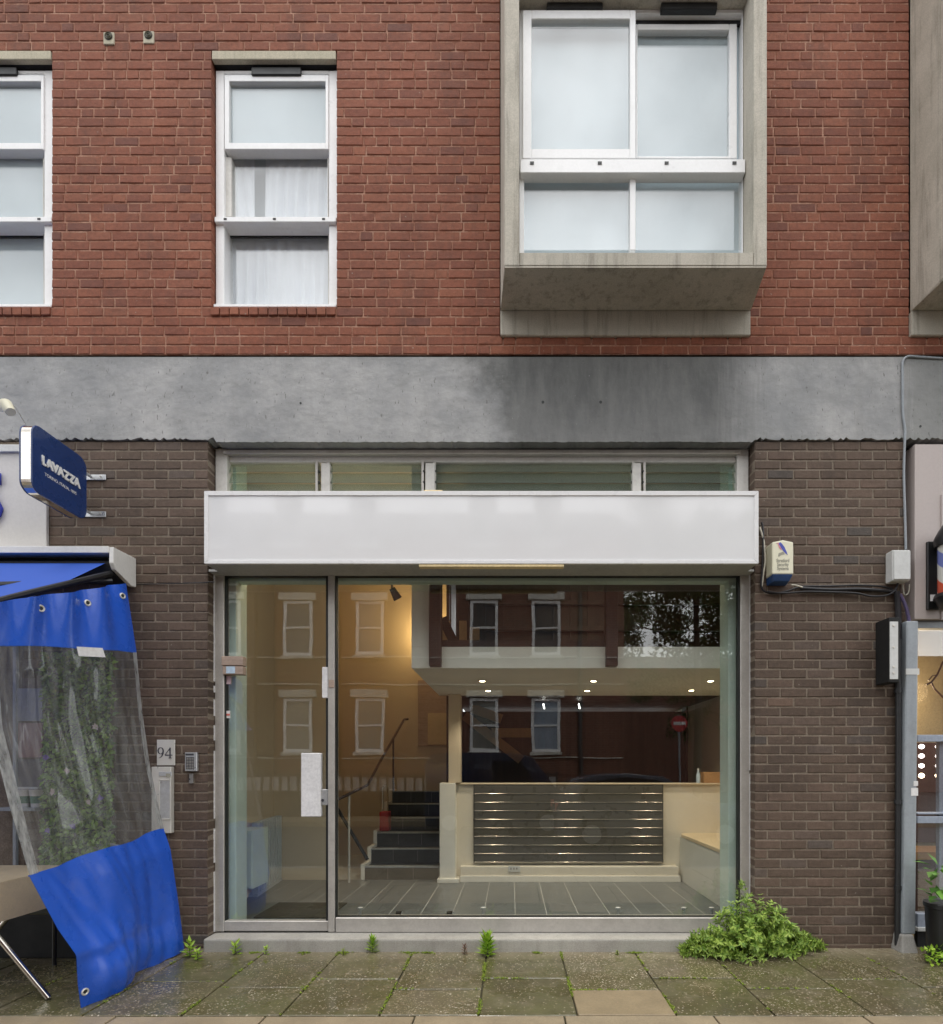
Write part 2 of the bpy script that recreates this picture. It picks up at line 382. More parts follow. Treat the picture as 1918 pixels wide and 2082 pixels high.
g = MB(); g.add([(-300, -300, -.14), (300, -300, -.14), (300, 300, -.14), (-300, 300, -.14)], [(0, 1, 2, 3)]); g.sheet = True
tag(g.build('ground', m_road), 'dark wet asphalt ground of the street', 'ground', kind='structure')
pave = MB().box(-14, 14, -3.3, .30, -.139, -.016).build('pavement', m_bed)
tag(pave, 'wet speckled slab pavement in front of the shop', 'pavement', kind='structure')
MB().box(-14, 14, -3.45, -3.304, -.135, -.004).build('kerb', m_kerb, pave, .01)
def slab(x0, x1, y0, y1, mat, seed, lift=0.):
    r = random.Random(seed); g = .005
    t = [r.uniform(-.003, .003) + lift for _ in range(4)]
    m = MB().hexa([(x0 + g, y0 + g, -.06), (x1 - g, y0 + g, -.06), (x1 - g, y1 - g, -.06), (x0 + g, y1 - g, -.06),
                   (x0 + g, y0 + g, t[0]), (x1 - g, y0 + g, t[1]), (x1 - g, y1 - g, t[2]), (x0 + g, y1 - g, t[3])])
    return m.build('slab', mat, pave, .004)
XJ0 = .132
cross = {-1: -.83, 0: -.645, 1: -.85, 2: -.64, -2: -.66, -3: -.80, -4: -.70, 3: -.82, 4: -.66, 5: -.80}
for k in range(-9, 8):
    x0, x1 = XJ0 + .6 * k, XJ0 + .6 * (k + 1); yc = cross.get(k, -.7)
    slab(x0, x1, yc, .05, m_slab, k * 3)
    slab(x0, x1, -1.222, yc, m_tanslab if k == 1 else m_slab, k * 3 + 1, .006 if k == 1 else 0)
for k in range(-8, 8):
    slab(-.25 + .9 * k, .65 + .9 * k, -2.1, -1.226, m_flag, 100 + k, .002)
    slab(-.6 + .9 * k, .3 + .9 * k, -3.3, -2.1, m_flag, 130 + k, .001)

# ------------------------------------------------------------------ the building
bld = thing('brick_building', (0, 0, 0), 'red brick building with brown brick shop level, concrete bays and grey beam', 'building')
COURSE, BL, JN = 19.3 / 245, 53.6 / 245, .0105
def brick_variants(depth, mat, n=10, seed=1):
    out = []; r = random.Random(seed)
    for i in range(n):
        me = MB().box(-(BL - JN) / 2, (BL - JN) / 2, 0, depth, -(COURSE - JN) / 2, (COURSE - JN) / 2).mesh('brick', .005)
        for v in me.vertices:
            v.co += Vector((r.uniform(-.002, .002), r.uniform(-.0012, .0008) if v.co.y < .03 else 0, r.uniform(-.0012, .0012)))
        me.materials.append(mat); out.append(me)
    return out
def lay(x0, x1, z0, z1, holes, seed, headers=.2, BL=BL):
    r = random.Random(seed); out = []; nz = int(round((z1 - z0) / COURSE))
    for c in range(nz):
        za = z0 + c * COURSE; zm = za + COURSE / 2
        spans = [(x0, x1)]
        for hx0, hx1, hz0, hz1 in holes:
            if hz0 < zm < hz1:
                ns = []
                for a, b in spans:
                    if hx1 <= a or hx0 >= b: ns.append((a, b)); continue
                    if hx0 > a: ns.append((a, hx0))
                    if hx1 < b: ns.append((hx1, b))
                spans = ns
        edges = []; x = x0 - (BL / 2 if c % 2 else 0) - (r.uniform(0, .03) if headers else 0)
        while x < x1 + BL:
            edges.append(x); x += BL / 2 + JN / 4 if r.random() < headers else BL * (1 + (r.uniform(-.03, .03) if headers else r.uniform(-.006, .006)))
        for a, b in spans:
            cuts = [a] + [e for e in edges if a + .045 < e < b - .045] + [b]
            for p, q in zip(cuts, cuts[1:]): out.append((p, q, zm))
    return out
def place_bricks(bricks, vars_, parent, seed, limit=300, yj=.0013):
    r = random.Random(seed)
    def key(b): return (((b[0] + b[1]) / 2 - CX) ** 2 + D * D + (b[2] - CH) ** 2)
    bricks = sorted(bricks, key=key); rest = MB()
    for i, (p, q, zm) in enumerate(bricks):
        me = vars_[r.randrange(len(vars_))]; sx = (q - p - JN) / (BL - JN)
        loc = Vector(((p + q) / 2, r.uniform(-yj, yj), zm)); rot = Matrix.Rotation(r.uniform(-.006, .006), 4, 'Y')
        if i < limit:
            o = link('brick', me, parent); o.location = loc; o.scale = (sx, 1, r.uniform(.97, 1.02)); o.rotation_euler = (0, r.uniform(-.006, .006), 0)
        else:
            mt = Matrix.Translation(loc) @ rot @ Matrix.Diagonal((sx, 1, 1, 1))
            rest.add([mt @ v.co for v in me.vertices], [tuple(pl.vertices) for pl in me.polygons])
    if rest.v:
        o = rest.build('brickwork', vars_[0].materials[0], parent); o['kind'] = 'stuff'
def wall_slab(x0, x1, z0, z1, y0, y1, holes):
    xs = sorted({x0, x1, *[h[i] for h in holes for i in (0, 1) if x0 < h[i] < x1]})
    zs = sorted({z0, z1, *[h[i] for h in holes for i in (2, 3) if z0 < h[i] < z1]})
    m = MB(); idx = {}
    def solid(i, j):
        if not (0 <= i < len(xs) - 1 and 0 <= j < len(zs) - 1): return False
        cx, cz = (xs[i] + xs[i + 1]) / 2, (zs[j] + zs[j + 1]) / 2
        return not any(h[0] < cx < h[1] and h[2] < cz < h[3] for h in holes)
    def vid(i, j, y):
        k = (i, j, y)
        if k not in idx: idx[k] = len(m.v); m.v.append((xs[i], y, zs[j]))
        return idx[k]
    for i in range(len(xs) - 1):
        for j in range(len(zs) - 1):
            if not solid(i, j): continue
            a, b, c, d = (i, j), (i + 1, j), (i + 1, j + 1), (i, j + 1)
            m.f.append(tuple(vid(*p, y0) for p in (a, b, c, d))); m.f.append(tuple(vid(*p, y1) for p in (d, c, b, a)))
            for (p, q), (di, dj) in (((a, b), (0, -1)), ((b, c), (1, 0)), ((c, d), (0, 1)), ((d, a), (-1, 0))):
                if not solid(i + di, j + dj): m.f.append((vid(*q, y0), vid(*p, y0), vid(*p, y1), vid(*q, y1)))
    return m

# upper wall -------------------------------------------------------
zb = Z(721); zt = zb + 42 * COURSE
def snap(z): return zb + round((z - zb) / COURSE) * COURSE
xl, xr = X(-700), X(2900)
W1 = (X(431), X(683.5)); W0 = (X(431 - 579), X(683.5 - 579))
wz0, wz1 = snap(Z(627)), snap(Z(103))
B1 = (X(1018), X(1525)); B2 = (X(1850), X(2357))
holes = [(*W1, wz0, wz1), (*W0, wz0 - .0, wz1), (*B1, Z(687), zt + 1), (*B2, Z(687), zt + 1)]
sill_rows = [(W1[0] - .01, W1[1], wz0 - COURSE * .999, wz0), (W0[0], W0[1], wz0 - COURSE * .999, wz0)]
bigger = [(h[0] - .008, h[1] + .008, h[2] - .008, h[3] + .008) for h in holes]
uw = wall_slab(xl, xr, zb + .004, zt, .0045, .20, bigger).build('upper_wall', m_rmortar, bld)
redv = brick_variants(.105, m_red, 12, 3)
bricks = lay(xl, xr, zb, zt, holes + sill_rows, 11, .28, .206)
# plinth bottoms do not fall on a course: drop bricks that would poke into the plinths
place_bricks(bricks, redv, uw, 5, 300)
for wx0, wx1, *_ in sill_rows:      # headers laid on edge under the windows
    n = 13; w = (wx1 - wx0) / n
    for i in range(n):
        o = link('brick', redv[i % 12], uw); o.location = (wx0 + (i + .5) * w, -.012, wz0 - COURSE / 2)
        o.scale = ((w - .008) / (BL - JN), 1, .98)
for b0, b1 in (B1, B2):             # mortar strip closing the part course under each plinth
    pass
MB().box(xl, xr, .02, .2, Z(729), zb + .003).build('shadow_line_joint', m_gasket, bld)  # near-black strip in the joint paints the shadow line above the beam
MB().box(xl, xr, .45, .5, Z(730), zt + 3).build('light_block_slab', m_recess, bld)  # unseen slab, keeps light from behind off the blinds and curtains
MB().box(xl, xr, .0, .45, zt + .002, zt + 3).build('storey_wall', m_rmortar, bld)

# small square vents
for px, py in ((221, 77), (302, 75)):
    v = MB(); v.pbox(px - 11, px + 11, py - 12.5, py + 12.5, -.008, .03)
    o = v.build('vent', m_lintel, bld, .004)
    MB().disc((X(px, -.008), -.0115, Z(py - 1)), .034, 'y', .003, 20).build('grille', m_gasket, o)
    for rr_ in (.026, .012):
        ring = MB(); pth = [(X(px, -.008) + rr_ * math.cos(a), -.013, Z(py - 1) + rr_ * math.sin(a)) for a in [k * math.pi / 8 for k in range(17)]]
        ring.tube(pth, .0035, 6, False); ring.build('grille_ring', m_stem, o)

# casement windows ---------------------------------------------------
def curtain_mesh(x0, x1, z0, z1, y, amp, seed, cols=90):
    r = random.Random(seed); ph = [(r.uniform(22, 85), r.uniform(0, 6), r.uniform(.4, 1)) for _ in range(5)]
    m = MB(); m.sheet = True; rows = 8
    for j in range(rows + 1):
        for i in range(cols + 1):
            u = i / cols; x = x0 + (x1 - x0) * u; t = j / rows
            d = sum(a * math.sin(f * (x + .05 * t * math.sin(f)) + p) for f, p, a in ph) / 3
            m.v.append((x, y + amp * d * (.5 + .5 * t), z1 + (z0 - z1) * t))
    for j in range(rows):
        for i in range(cols):
            a = j * (cols + 1) + i; m.f.append((a, a + 1, a + cols + 2, a + cols + 1))
    return m
def casement(dx, curtains, label):
    fy = .055
    def pb(m, a, b, c, d, y0, y1): return m.pbox(a + dx, b + dx, c, d, y0, y1)
    fr = MB()
    x0, x1 = X(431 + dx) + .002, X(683.5 + dx) - .002
    fr.box(x0, X(456 + dx, fy), fy, .26, wz0 + .002, Z(143, fy)); fr.box(X(669 + dx, fy), x1, fy, .26, wz0 + .002, Z(143, fy))
    fr.box(X(456 + dx, fy), X(669 + dx, fy), fy, .26, Z(150, fy), Z(143, fy))
    w = fr.build('window', m_white, bld, .004); w['label'] = label
    MB().box(x0, x1, -.004, .035, Z(121.5), wz1 - .001).build('lintel', m_lintel, w, .004)
    MB().box(x0, x1, .036, .26, Z(121.5), wz1 - .002).build('head_panel', m_recess, w); MB().box(x0, x1, .07, .26, Z(143, fy) + .001, Z(121.5) - .001).build('head_filler', m_recess, w)  # near-black soffit, shade under the lintel put into the colour
    pb(MB(), 511, 612, 136, 151, .028, .05).build('trickle_vent', m_black, w, .004)
    s = MB()   # upper sash, proud of the middle light
    for a, b, c, d in ((457, 466, 152, 303), (662, 668, 152, 303), (466, 662, 152, 165), (466, 662, 290, 303)): pb(s, a, b, c, d, .042, .122)
    s.build('sash', m_white, w, .003)
    pb(MB(), 465, 663, 164, 291, .07, .076).build('pane', m_glass, w)
    for a, b, c, d in ((457, 471, 319, 440), (666, 668, 319, 440)): pb(MB(), a, b, c, d, .085, .19).build('jamb_strip', m_offwhite, w, .003)
    pb(MB(), 471, 666, 300, 320, .123, .135).build('painted_shadow', m_gasket, w)  # dark strip painting the shade under the upper sash
    pb(MB(), 470, 667, 304, 441, .112, .118).build('pane', m_glass, w)
    s = MB(); pb(s, 436, 684, 440, 451, .028, .15); o = s.build('transom', m_white, w, .004)
    for a in (458, 558, 658): pb(MB(), a - 3, a + 3, 443, 446, .024, .03).build('drain_slot', m_gasket, o)
    s = MB(); pb(s, 457, 459, 452, 617, .1, .26); pb(s, 667, 669, 452, 617, .13, .26); s.build('lower_frame', m_offwhite, w, .003)
    pb(MB(), 457, 669, 455, 482, .152, .17).build('painted_shadow', m_gasket, w)  # dark strip painting the shade under the transom
    pb(MB(), 457, 669, 462, 618, .155, .161).build('pane', m_glass, w)
    pb(MB(), 434, 684, 617.5, 624, .02, .24).build('sill', m_white, w, .004)
    MB().box(X(456 + dx, .1), X(672 + dx, .1), .085, .089, Z(292, .085), Z(158, .085)).build('blind', m_blind, w)
    if curtains:
        curtain_mesh(X(450 + dx, .22), X(525 + dx, .22), Z(462, .18), Z(300, .18), .165, .03, 4).build('curtain', m_net, w, smooth=True)
        curtain_mesh(X(545 + dx, .22), X(700 + dx, .22), Z(462, .18), Z(300, .18), .165, .03, 6).build('curtain', m_net, w, smooth=True)
        curtain_mesh(X(445 + dx, .28), X(695 + dx, .28), Z(640, .20), Z(455, .20), .20, .03, 9).build('curtain', m_net, w, smooth=True)
        MB().box(X(440 + dx, .3), X(700 + dx, .3), .300, .304, Z(650, .3), Z(300, .3)).build('blind', m_blind, w)
    else:
        MB().box(X(450 + dx, .2), X(690 + dx, .2), .128, .132, Z(470, .128), Z(305, .128)).build('blind', m_blind, w)
        MB().box(X(440 + dx, .27), X(700 + dx, .27), .17, .174, Z(640, .17), Z(455, .17)).build('blind', m_blind, w)
casement(0, True, 'tall window with net curtains in its lower lights')
casement(-579, False, 'tall window with plain pale blinds')

# concrete bay windows ------------------------------------------------
def bay(dx, label):
    p = -.42; X0, X1, X0i, X1i = X(1026, p) + dx, X(1560, p) + dx, X(1056, p) + dx, X(1533, p) + dx
    bx0, bx1 = X(1018) + dx, X(1524) + dx; zs, zi, zT = Z(540, p), Z(512, p), zt + 1.2
    zm = Z(12, p) + .0
    c = MB()
    c.hexa([(X0, p, zs), (X0i, p, zs), (X0i, .0, zs), (bx0, .0, zs), (X0, p, zT), (X0i, p, zT), (X0i, .0, zT), (bx0, .0, zT)])
    c2 = MB(); c2.hexa([(X1i, p, zs), (X1, p, zs), (bx1, .0, zs), (X1i - .02, .0, zs), (X1i, p, zT), (X1, p, zT), (bx1, .0, zT), (X1i - .02, .0, zT)])
    b = c.build('bay_window', m_conc, bld, .008); b['label'] = label
    c2.build('bay_side', m_conc, b, .008)
    MB().box(X0i + .001, X1i - .001, p + .002, -.01, zs + .001, zi).build('bay_sill', m_conc, b, .006)
    MB().box(X0i + .001, X1i - .001, p + .04, -.02, Z(19, p + .16) + .003, zT).build('bay_head', m_conc, b, .006)
    # soffit slab runs back to the plinth on the wall
    q = Z(686); zp = Z(642)
    MB().hexa([(X0 + .004, p + .004, zs - .012), (X1 - .004, p + .004, zs - .012), (bx1, -.026, zs - .004), (bx0, -.026, zs - .004),
               (X0 + .004, p + .004, zs - .001), (X1 - .004, p + .004, zs - .001), (bx1, -.026, zs - .001), (bx0, -.026, zs - .001)]).build('bay_soffit', m_conc, b)
    MB().box(bx0, bx1, -.025, .1, q, zs - .0005).build('bay_plinth', m_conc, b, .006)
    f = p + .16
    def pb(m, a, e, t, u, y0, y1):
        return m.box(X(a, y0) + dx, X(e, y0) + dx, y0, y1, Z(u, y0), Z(t, y0))
    fr = MB()
    xa, xb = X0i + .003, X1i - .012; k0, k1 = X(1066, f) + dx, X(1510, f) + dx
    ftop, fbot = Z(19, f), zi + .002
    fr.box(xa, k0, f, f + .12, fbot, ftop); fr.box(k1, xb, f, f + .12, fbot, ftop)
    fr.box(k0, k1, f, f + .12, ftop - .03, ftop); fr.box(k0, k1, f, f + .12, fbot, fbot + .02)
    fr.build('frame', m_white, b, .003)
    s = MB()
    for a, e, t, u in ((1063, 1081, 20, 322), (1281, 1293, 20, 322), (1081, 1281, 20, 38), (1081, 1281, 302, 322)): pb(s, a, e, t, u, f - .035, f + .02)
    s.build('sash', m_white, b, .004)
    pb(MB(), 1080, 1283, 36, 304, f - .01, f - .004).build('pane', m_glass, b)
    s = MB()
    for a, e, t, u in ((1293, 1297, 48, 322), (1483, 1499, 48, 322), (1297, 1483, 48, 60), (1297, 1483, 317, 322)): pb(s, a, e, t, u, f + .03, f + .075)
    s.build('sash', m_white, b, .004)
    pb(MB(), 1293, 1515, 24, 49, f + .04, f + .06).build('painted_shadow', m_recess, b)  # dark strip painting the shade above the recessed sash
    pb(MB(), 1296, 1485, 58, 319, f + .05, f + .056).build('pane', m_glass, b)
    s = MB(); pb(s, 1058, 1516, 323, 351, f - .045, f + .035); o = s.build('transom', m_white, b, .004)
    for a in (1082, 1220, 1356, 1494): pb(MB(), a - 4, a + 4, 328, 333, f - .05, f - .04).build('drain_slot', m_gasket, o)
    pb(MB(), 1060, 1512, 348, 359, f + .012, f + .03).build('painted_shadow', m_gasket, b)  # painted shade below the bay transom
    pb(MB(), 1281, 1293, 356, 508, f + .0, f + .06).build('mullion', m_white, b, .003)
    pb(MB(), 1066, 1281, 356, 508, f + .022, f + .028).build('pane', m_glass, b)
    pb(MB(), 1293, 1510, 356, 508, f + .022, f + .028).build('pane', m_glass, b)
    for a, e in ((1112, 1226), (1345, 1459)): pb(MB(), a, e, 4, 18, f - .04, f + .0).build('trickle_vent', m_black, b, .004)
    MB().box(xa, xb, f + .075, f + .079, fbot, ftop).build('blind', m_blind, b)
bay(0, 'concrete framed bay window above the shopfront')
bay(X(1850) - X(1018), 'second concrete bay window cut off by the picture edge')

# concrete beam with ragged lower edge --------------------------------
r = random.Random(21); bm_ = MB(); n = 640; xs = [xl + (xr - xl) * i / n for i in range(n + 1)]
y0 = -.014; ztop = Z(728.5); zlow = Z(896)
for i, x in enumerate(xs):
    px = VX + (x - CX) * F / D; base = zlow + (Z(896) - Z(901)) * (-1 if 440 < px < 1530 else 0) * .9
    j = r.uniform(-.004, .004)
    if (px < 440 or px > 1535) and r.random() < .28: j += r.uniform(.006, .022)
    z = base + j
    bm_.v += [(x, y0, ztop), (x, y0, z), (x, y0 + .14, z + .006), (x, .2, ztop)]
for i in range(n):
    a = i * 4
    for k in range(3): bm_.f.append((a + k, a + k + 1, a + k + 5, a + k + 4))
    bm_.f.append((a + 3, a, a + 4, a + 7))
beam = bm_.build('concrete_beam', m_beam, bld)
for px, py, rr_ in ((613, 822, .009), (1104, 820, .012), (1221, 820, .012), (1869, 869, .010)):
    MB().disc((X(px), y0 - .002, Z(py)), rr_, 'y', .004, 12).build('anchor_hole', m_gasket, beam)
for px, py in ((1106, 806), (1223, 806)):
    MB().disc((X(px), y0 - .0012, Z(py)), .034, 'y', .003, 20, .03).build('filler_patch', m_beam, beam)

# brown brick piers ---------------------------------------------------
darkv = brick_variants(.175, m_dark, 12, 8)
zl_, zh_ = -.06, Z(897)
ncr = int((zh_ - zl_) / COURSE) + 1
for x0, x1, seed, lab in ((X(-60), X(424), 31, 'brown brick pier between the cafe and the empty shop'), (X(1534), X(1842), 37, 'brown brick pier with cables and alarm box')):
    zb_ = zh_ - ncr * COURSE
    pm = MB().box(x0 + .006, x1 - .006, .0045, .30, zb_, zh_ - .003).build('brick_pier', m_dmortar, bld); pm['label'] = lab
    bl = lay(x0, x1, zb_, zh_, [], seed, 0)
    if seed == 31: bl = [b for b in bl if not ((b[0] + b[1]) / 2 < X(95) and b[2] > Z(1115)) and (b[1] > X(80) or b[2] > Z(1300))]
    place_bricks(bl, darkv, pm, seed, 330, .0018)
# returns of the piers beside the shopfront are the brick ends themselves

# ------------------------------------------------------------------ shopfront
fy = .10
xL, xR = X(424) + .003, X(1534) - .003
def pb(m, a, b, t, u, y0, y1): return m.pbox(a, b, t, u, y0, y1)
zbeam = Z(897)
sealL = MB(); r = random.Random(3)
for side, (a, b) in enumerate(((xL, X(437, fy)), (X(1524.5, fy), xR))):
    z = .107
    while z < Z(1165, fy):
        h = r.uniform(.02, .09); w = r.uniform(-.0035, .003)
        if r.random() < .93:
            if side == 0: sealL.box(b - .016 + w, b + .002, fy - .012, fy + .05, z, z + h)
            else: sealL.box(a - .002, a + .010 + w, fy - .012, fy + .05, z, z + h)
        z += h
# transom lights
tw = MB()
tw.box(xL, X(462, fy), fy, .2, Z(998, fy) - .2, zbeam - .004)
tw.box(X(1499, fy), xR, fy, .2, Z(998, fy) - .2, zbeam - .004)
tw.box(X(462, fy), X(1499, fy), fy + .03, .2, Z(940, fy + .03), zbeam - .004)
trans = tw.build('transom_window', m_offwhite, bld, .004)
for a, b in ((653, 671), (865, 884), (1286, 1304)): pb(MB(), a, b, 941, 1048, fy + .005, .19).build('mullion', m_offwhite, trans, .004)
hd = MB(); hd.box(X(455, fy), X(1505, fy), fy - .02, fy + .03, Z(925, fy), Z(916, fy)); hd.build('drip_moulding', m_alu, trans, .006)
bays = ((462, 653), (671, 865), (884, 1286), (1304, 1499))
for a, b in bays:
    for k in range(5):
        t = 938 + 22 * k; y = .15
        x0, x1 = X(a, y) + .004, X(b, y) - .004
        z1, z0 = Z(t, y), Z(t + 24, y); sl_ = .02
        MB().hexa([(x0, y - sl_, z0), (x1, y - sl_, z0), (x1, y - sl_ + .006, z0), (x0, y - sl_ + .006, z0), (x0, y + sl_, z1), (x1, y + sl_, z1), (x1, y + sl_ + .006, z1), (x0, y + sl_ + .006, z1)]).build('louvre', m_louvre, trans)
        for q in (x0 + .004, x1 - .004): MB().box(q - .008, q + .008, y - sl_ - .012, y - sl_ + .012, z0 - .006, z0 + .008).build('louvre_clip', m_gasket, trans)
    MB().box(X(a, .2) , X(a, .2) + .02, .12, .2, Z(1048, .15), Z(942, .15)).build('clip_rail', m_alu, trans)
    MB().box(X(b, .2) - .02, X(b, .2), .12, .2, Z(1048, .15), Z(942, .15)).build('clip_rail', m_alu, trans)
# main glazing frame
zsill = .1065
sw = MB()
sw.box(X(1506, fy), X(1524.5, fy), fy, .2, zsill, Z(1048, fy))
sw.box(X(668, fy), X(681, fy), fy - .012, .2, zsill, Z(1167, fy))
sw.box(X(437, fy), X(455, fy), fy, .2, zsill, Z(1048, fy))
sw.box(X(455, fy), X(668, fy), fy, .2, Z(1168, fy), Z(1048, fy)); sw.box(X(681, fy), X(1506, fy), fy, .2, Z(1168, fy), Z(1048, fy))
shopw = sw.build('shop_window', m_alu, bld, .004)
o = sealL.build('sealant', m_paper, shopw); o['kind'] = 'stuff'
pb(MB(), 682, 1505.5, 1866, 1896, fy - .008, .2).build('sill_rail', m_alu, shopw, .005)
gk = MB()
for a, b, t, u in ((681.5, 684, 1168, 1866), (1501.5, 1506, 1168, 1866), (684, 1502, 1168, 1171.5), (684, 1502, 1863.5, 1866)): pb(gk, a, b, t, u, fy + .012, fy + .06)
gk.build('gasket', m_gasket, shopw)
pb(MB(), 682, 1505, 1169, 1866, fy + .03, fy + .038).build('pane', m_shopglass, shopw)
# door
dr = MB()
pb(dr, 455.5, 459, 1169, 1895, fy + .02, fy + .07); pb(dr, 663, 667.5, 1169, 1895, fy + .02, fy + .07)
pb(dr, 459, 663, 1169, 1172, fy + .02, fy + .07)
door = dr.build('glass_door', m_gasket, bld); door['label'] = 'frameless looking glass door with steel push plate'
pb(MB(), 455.5, 667.5, 1873, 1893.5, fy + .005, fy + .07).build('bottom_rail', m_alu, door, .004)
pb(MB(), 458, 664, 1171, 1874, fy + .04, fy + .048).build('pane', m_shopglass, door)
pb(MB(), 612, 652, 1531, 1661, fy - .02, fy + .035).build('push_plate', m_paper, door, .006)
pb(MB(), 653, 667, 1605, 1637, fy - .005, fy + .035).build('lock_case', m_silver, door, .004)
MB().disc((X(657, fy), fy - .012, Z(1627, fy)), .012, 'y', .02, 14).build('lock_cylinder', m_ink, door)
pb(MB(), 655, 667, 1356, 1419, fy - .004, fy + .035).build('strike_plate', m_paper, door, .003)
pb(MB(), 668.5, 679.5, 1382, 1398, fy - .018, fy - .010).build('latch', m_wood, door, .002)
lk = pb(MB(), 450, 494, 1334, 1353, fy - .03, fy + .038); pb(lk, 452.5, 494, 1354.5, 1371, fy - .026, fy + .038)
lk = lk.build('closer_box', m_wood, door, .004)
pb(MB(), 460, 478, 1355, 1369, fy - .029, fy - .0265).build('sticker', m_bluepaper, lk)
pb(MB(), 455, 470, 1374, 1391, fy + .034, fy + .0385).build('sticker', m_pinkpaper, door)
pb(MB(), 453, 468, 1445, 1460, fy + .034, fy + .0385).build('sticker', m_paper, door)
pb(MB(), 453.5, 467.5, 1451, 1455, fy + .032, fy + .0335).build('sticker_band', m_redpaper, door)
# step
st = MB(); st.box(X(413, -.09), X(1545, -.09), -.09, .099, -.05, zsill - .003)
stp = st.build('shop_step', m_step, bld, .016)

# fascia sign -----------------------------------------------------------
fp = -.21
fx0, fx1, fz0, fz1 = X(415, fp), X(1543, fp), Z(1146, fp), Z(998, fp)
fas = thing('fascia_sign', (0, fp, fz0), 'long blank white fascia lightbox above the shop window', 'sign')
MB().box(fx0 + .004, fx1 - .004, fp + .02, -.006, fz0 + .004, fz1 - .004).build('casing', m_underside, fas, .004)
MB().box(fx0 + .032, fx1 - .032, fp + .008, fp + .019, fz0 + .03, fz1 - .035).build('face_panel', m_fascia, fas)
tr = MB(); e = .033
tr.prism([(fx0, fz1), (fx1, fz1), (fx1 - e, fz1 - e - .003), (fx0 + e, fz1 - e - .003)], 'y', fp, fp + .03)
tr.prism([(fx0, fz0), (fx0 + e, fz0 + e - .004), (fx1 - e, fz0 + e - .004), (fx1, fz0)], 'y', fp + .0005, fp + .03)
tr.prism([(fx0, fz0 + .0008), (fx0, fz1 - .0008), (fx0 + e - .0008, fz1 - e - .0045), (fx0 + e - .0008, fz0 + e - .0034)], 'y', fp + .0003, fp + .03)
tr.prism([(fx1, fz0 + .0008), (fx1 - e + .0008, fz0 + e - .0034), (fx1 - e + .0008, fz1 - e - .0045), (fx1, fz1 - .0008)], 'y', fp + .0003, fp + .03)
tr.build('trim', m_fasciatrim, fas, .002)
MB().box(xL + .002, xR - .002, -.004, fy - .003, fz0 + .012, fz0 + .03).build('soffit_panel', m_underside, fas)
MB().box(X(852, -.2), X(1147, -.2), -.204, -.15, fz0 - .022, fz0 - .001).build('light_strip', m_amber, fas, .003)
for a, b in ((862, 900),):
    MB().box(X(a, -.2), X(b, -.2), -.2, -.17, fz1 - .001, fz1 + .013).build('packing_block', m_amber, fas, .003)
# ------------------------------------------------------------------ shop interior
m_iwall = pbr('cream wall paint', (.64, .54, .40), .6, .05, 1.2, .03, 60, .06)
m_iwhite = pbr('white wall paint', (.84, .81, .74), .55, .05, 2, .03, 60, .05)
m_mint = pbr('pale mint paint', (.62, .74, .68), .5, .05, 3, .03, bump=.05, dirt=.1, dirtcol=(.4, .45, .4))
m_brownwall = pbr('dark brown panelling', (.060, .030, .022), .5, .25, 2, .1, 30, .1, stretch=(6, 6, .4))
m_brownbeam = pbr('brown stained timber', (.055, .026, .020), .45, .2, 4, .1, 40, .15, stretch=(5, 5, .4))
_t = NT('slate grey tile'); m_tile = _t.bsdf(_t.mix(1., (.125, .138, .145), _t.rng(_t.noise(5, 3, .5, (.6, 6, 1)), .3, .7, .9, 1.1), 'MULTIPLY'), .34)
m_grout = pbr('pale grout', (.42, .42, .40), .8, .1)
m_riser = pbr('black riser tile', (.028, .030, .030), .35, .2, 6, .15, 60, .1)
m_nosing = pbr('worn nosing', (.34, .35, .34), .45, .15, 8)
m_slat = pbr('dark metal slat', (.105, .098, .085), .32, .06, 2, .02, bump=0)
m_railm = pbr('bright metal rail', (.55, .50, .42), .18, .03, bump=0, Metallic=1.)
m_benchtop = pbr('tan bench top', (.66, .54, .36), .45, .06, 3, .03, bump=.03)
m_benchside = pbr('pale bench side', (.62, .62, .57), .5, .05, 2, .02, bump=.02)
m_rad = pbr('blue grey radiator', (.44, .49, .53), .4, .08, bump=.03)
m_red = pbr('red plastic', (.42, .02, .02), .4, .1, bump=.03)
m_mat = pbr('door mat', (.030, .027, .020), .95, .3, 6, .3, 200, .6)
m_orange = pbr('tan and painted lit timber', (.42, .24, .11), .5, .15, 4)  # plain tan on boxes; on the mezzanine panels it paints a lit look
m_lamp = emit('lamp glow', (1, .80, .50), 14)
m_tubelamp = emit('tube glow', (1, .97, .9), 9)
def lamp(name, loc, watts, col, parent=None, size=.03, spot=None, aim=None):
    l = bpy.data.lights.new(name, 'SPOT' if spot else 'POINT'); l.energy = watts; l.color = col; l.shadow_soft_size = size
    if spot: l.spot_size = R(spot); l.spot_blend = .7
    o = bpy.data.objects.new(name, l); COL.objects.link(o)
    if parent: o.parent = parent; loc = Vector(loc) - root_loc(parent)
    o.location = loc
    if aim is not None: o.rotation_euler = (Vector(aim) - Vector(loc) - (root_loc(parent) if parent else Vector())).to_track_quat('-Z', 'Y').to_euler()
    return o
zf = zsill; yb = 2.22; ZC = 4.5; YF = 4.15
flr = MB().box(-2.9, 3.2, .205, 5.2, -.2, zf - .0012).build('shop_floor', m_grout)
tag(flr, 'slate grey tiled shop floor behind the glass', 'floor', kind='structure')
x = -2.632
while x < 2.45:
    y = .21
    for ya, y1 in ((.21, 1.12), (1.1206, yb + .02)):
        MB().box(x + .004, x + .296, ya, y1, zf - .02, zf + rnd.uniform(-.0003, .0003)).build('tile', m_tile, flr)
    x += .30
ceil = MB().box(-2.9, 3.3, .2, 5.2, ZC, ZC + .1).build('shop_ceiling', m_iwhite); tag(ceil, 'white ceiling of the shop interior', 'ceiling', kind='structure')
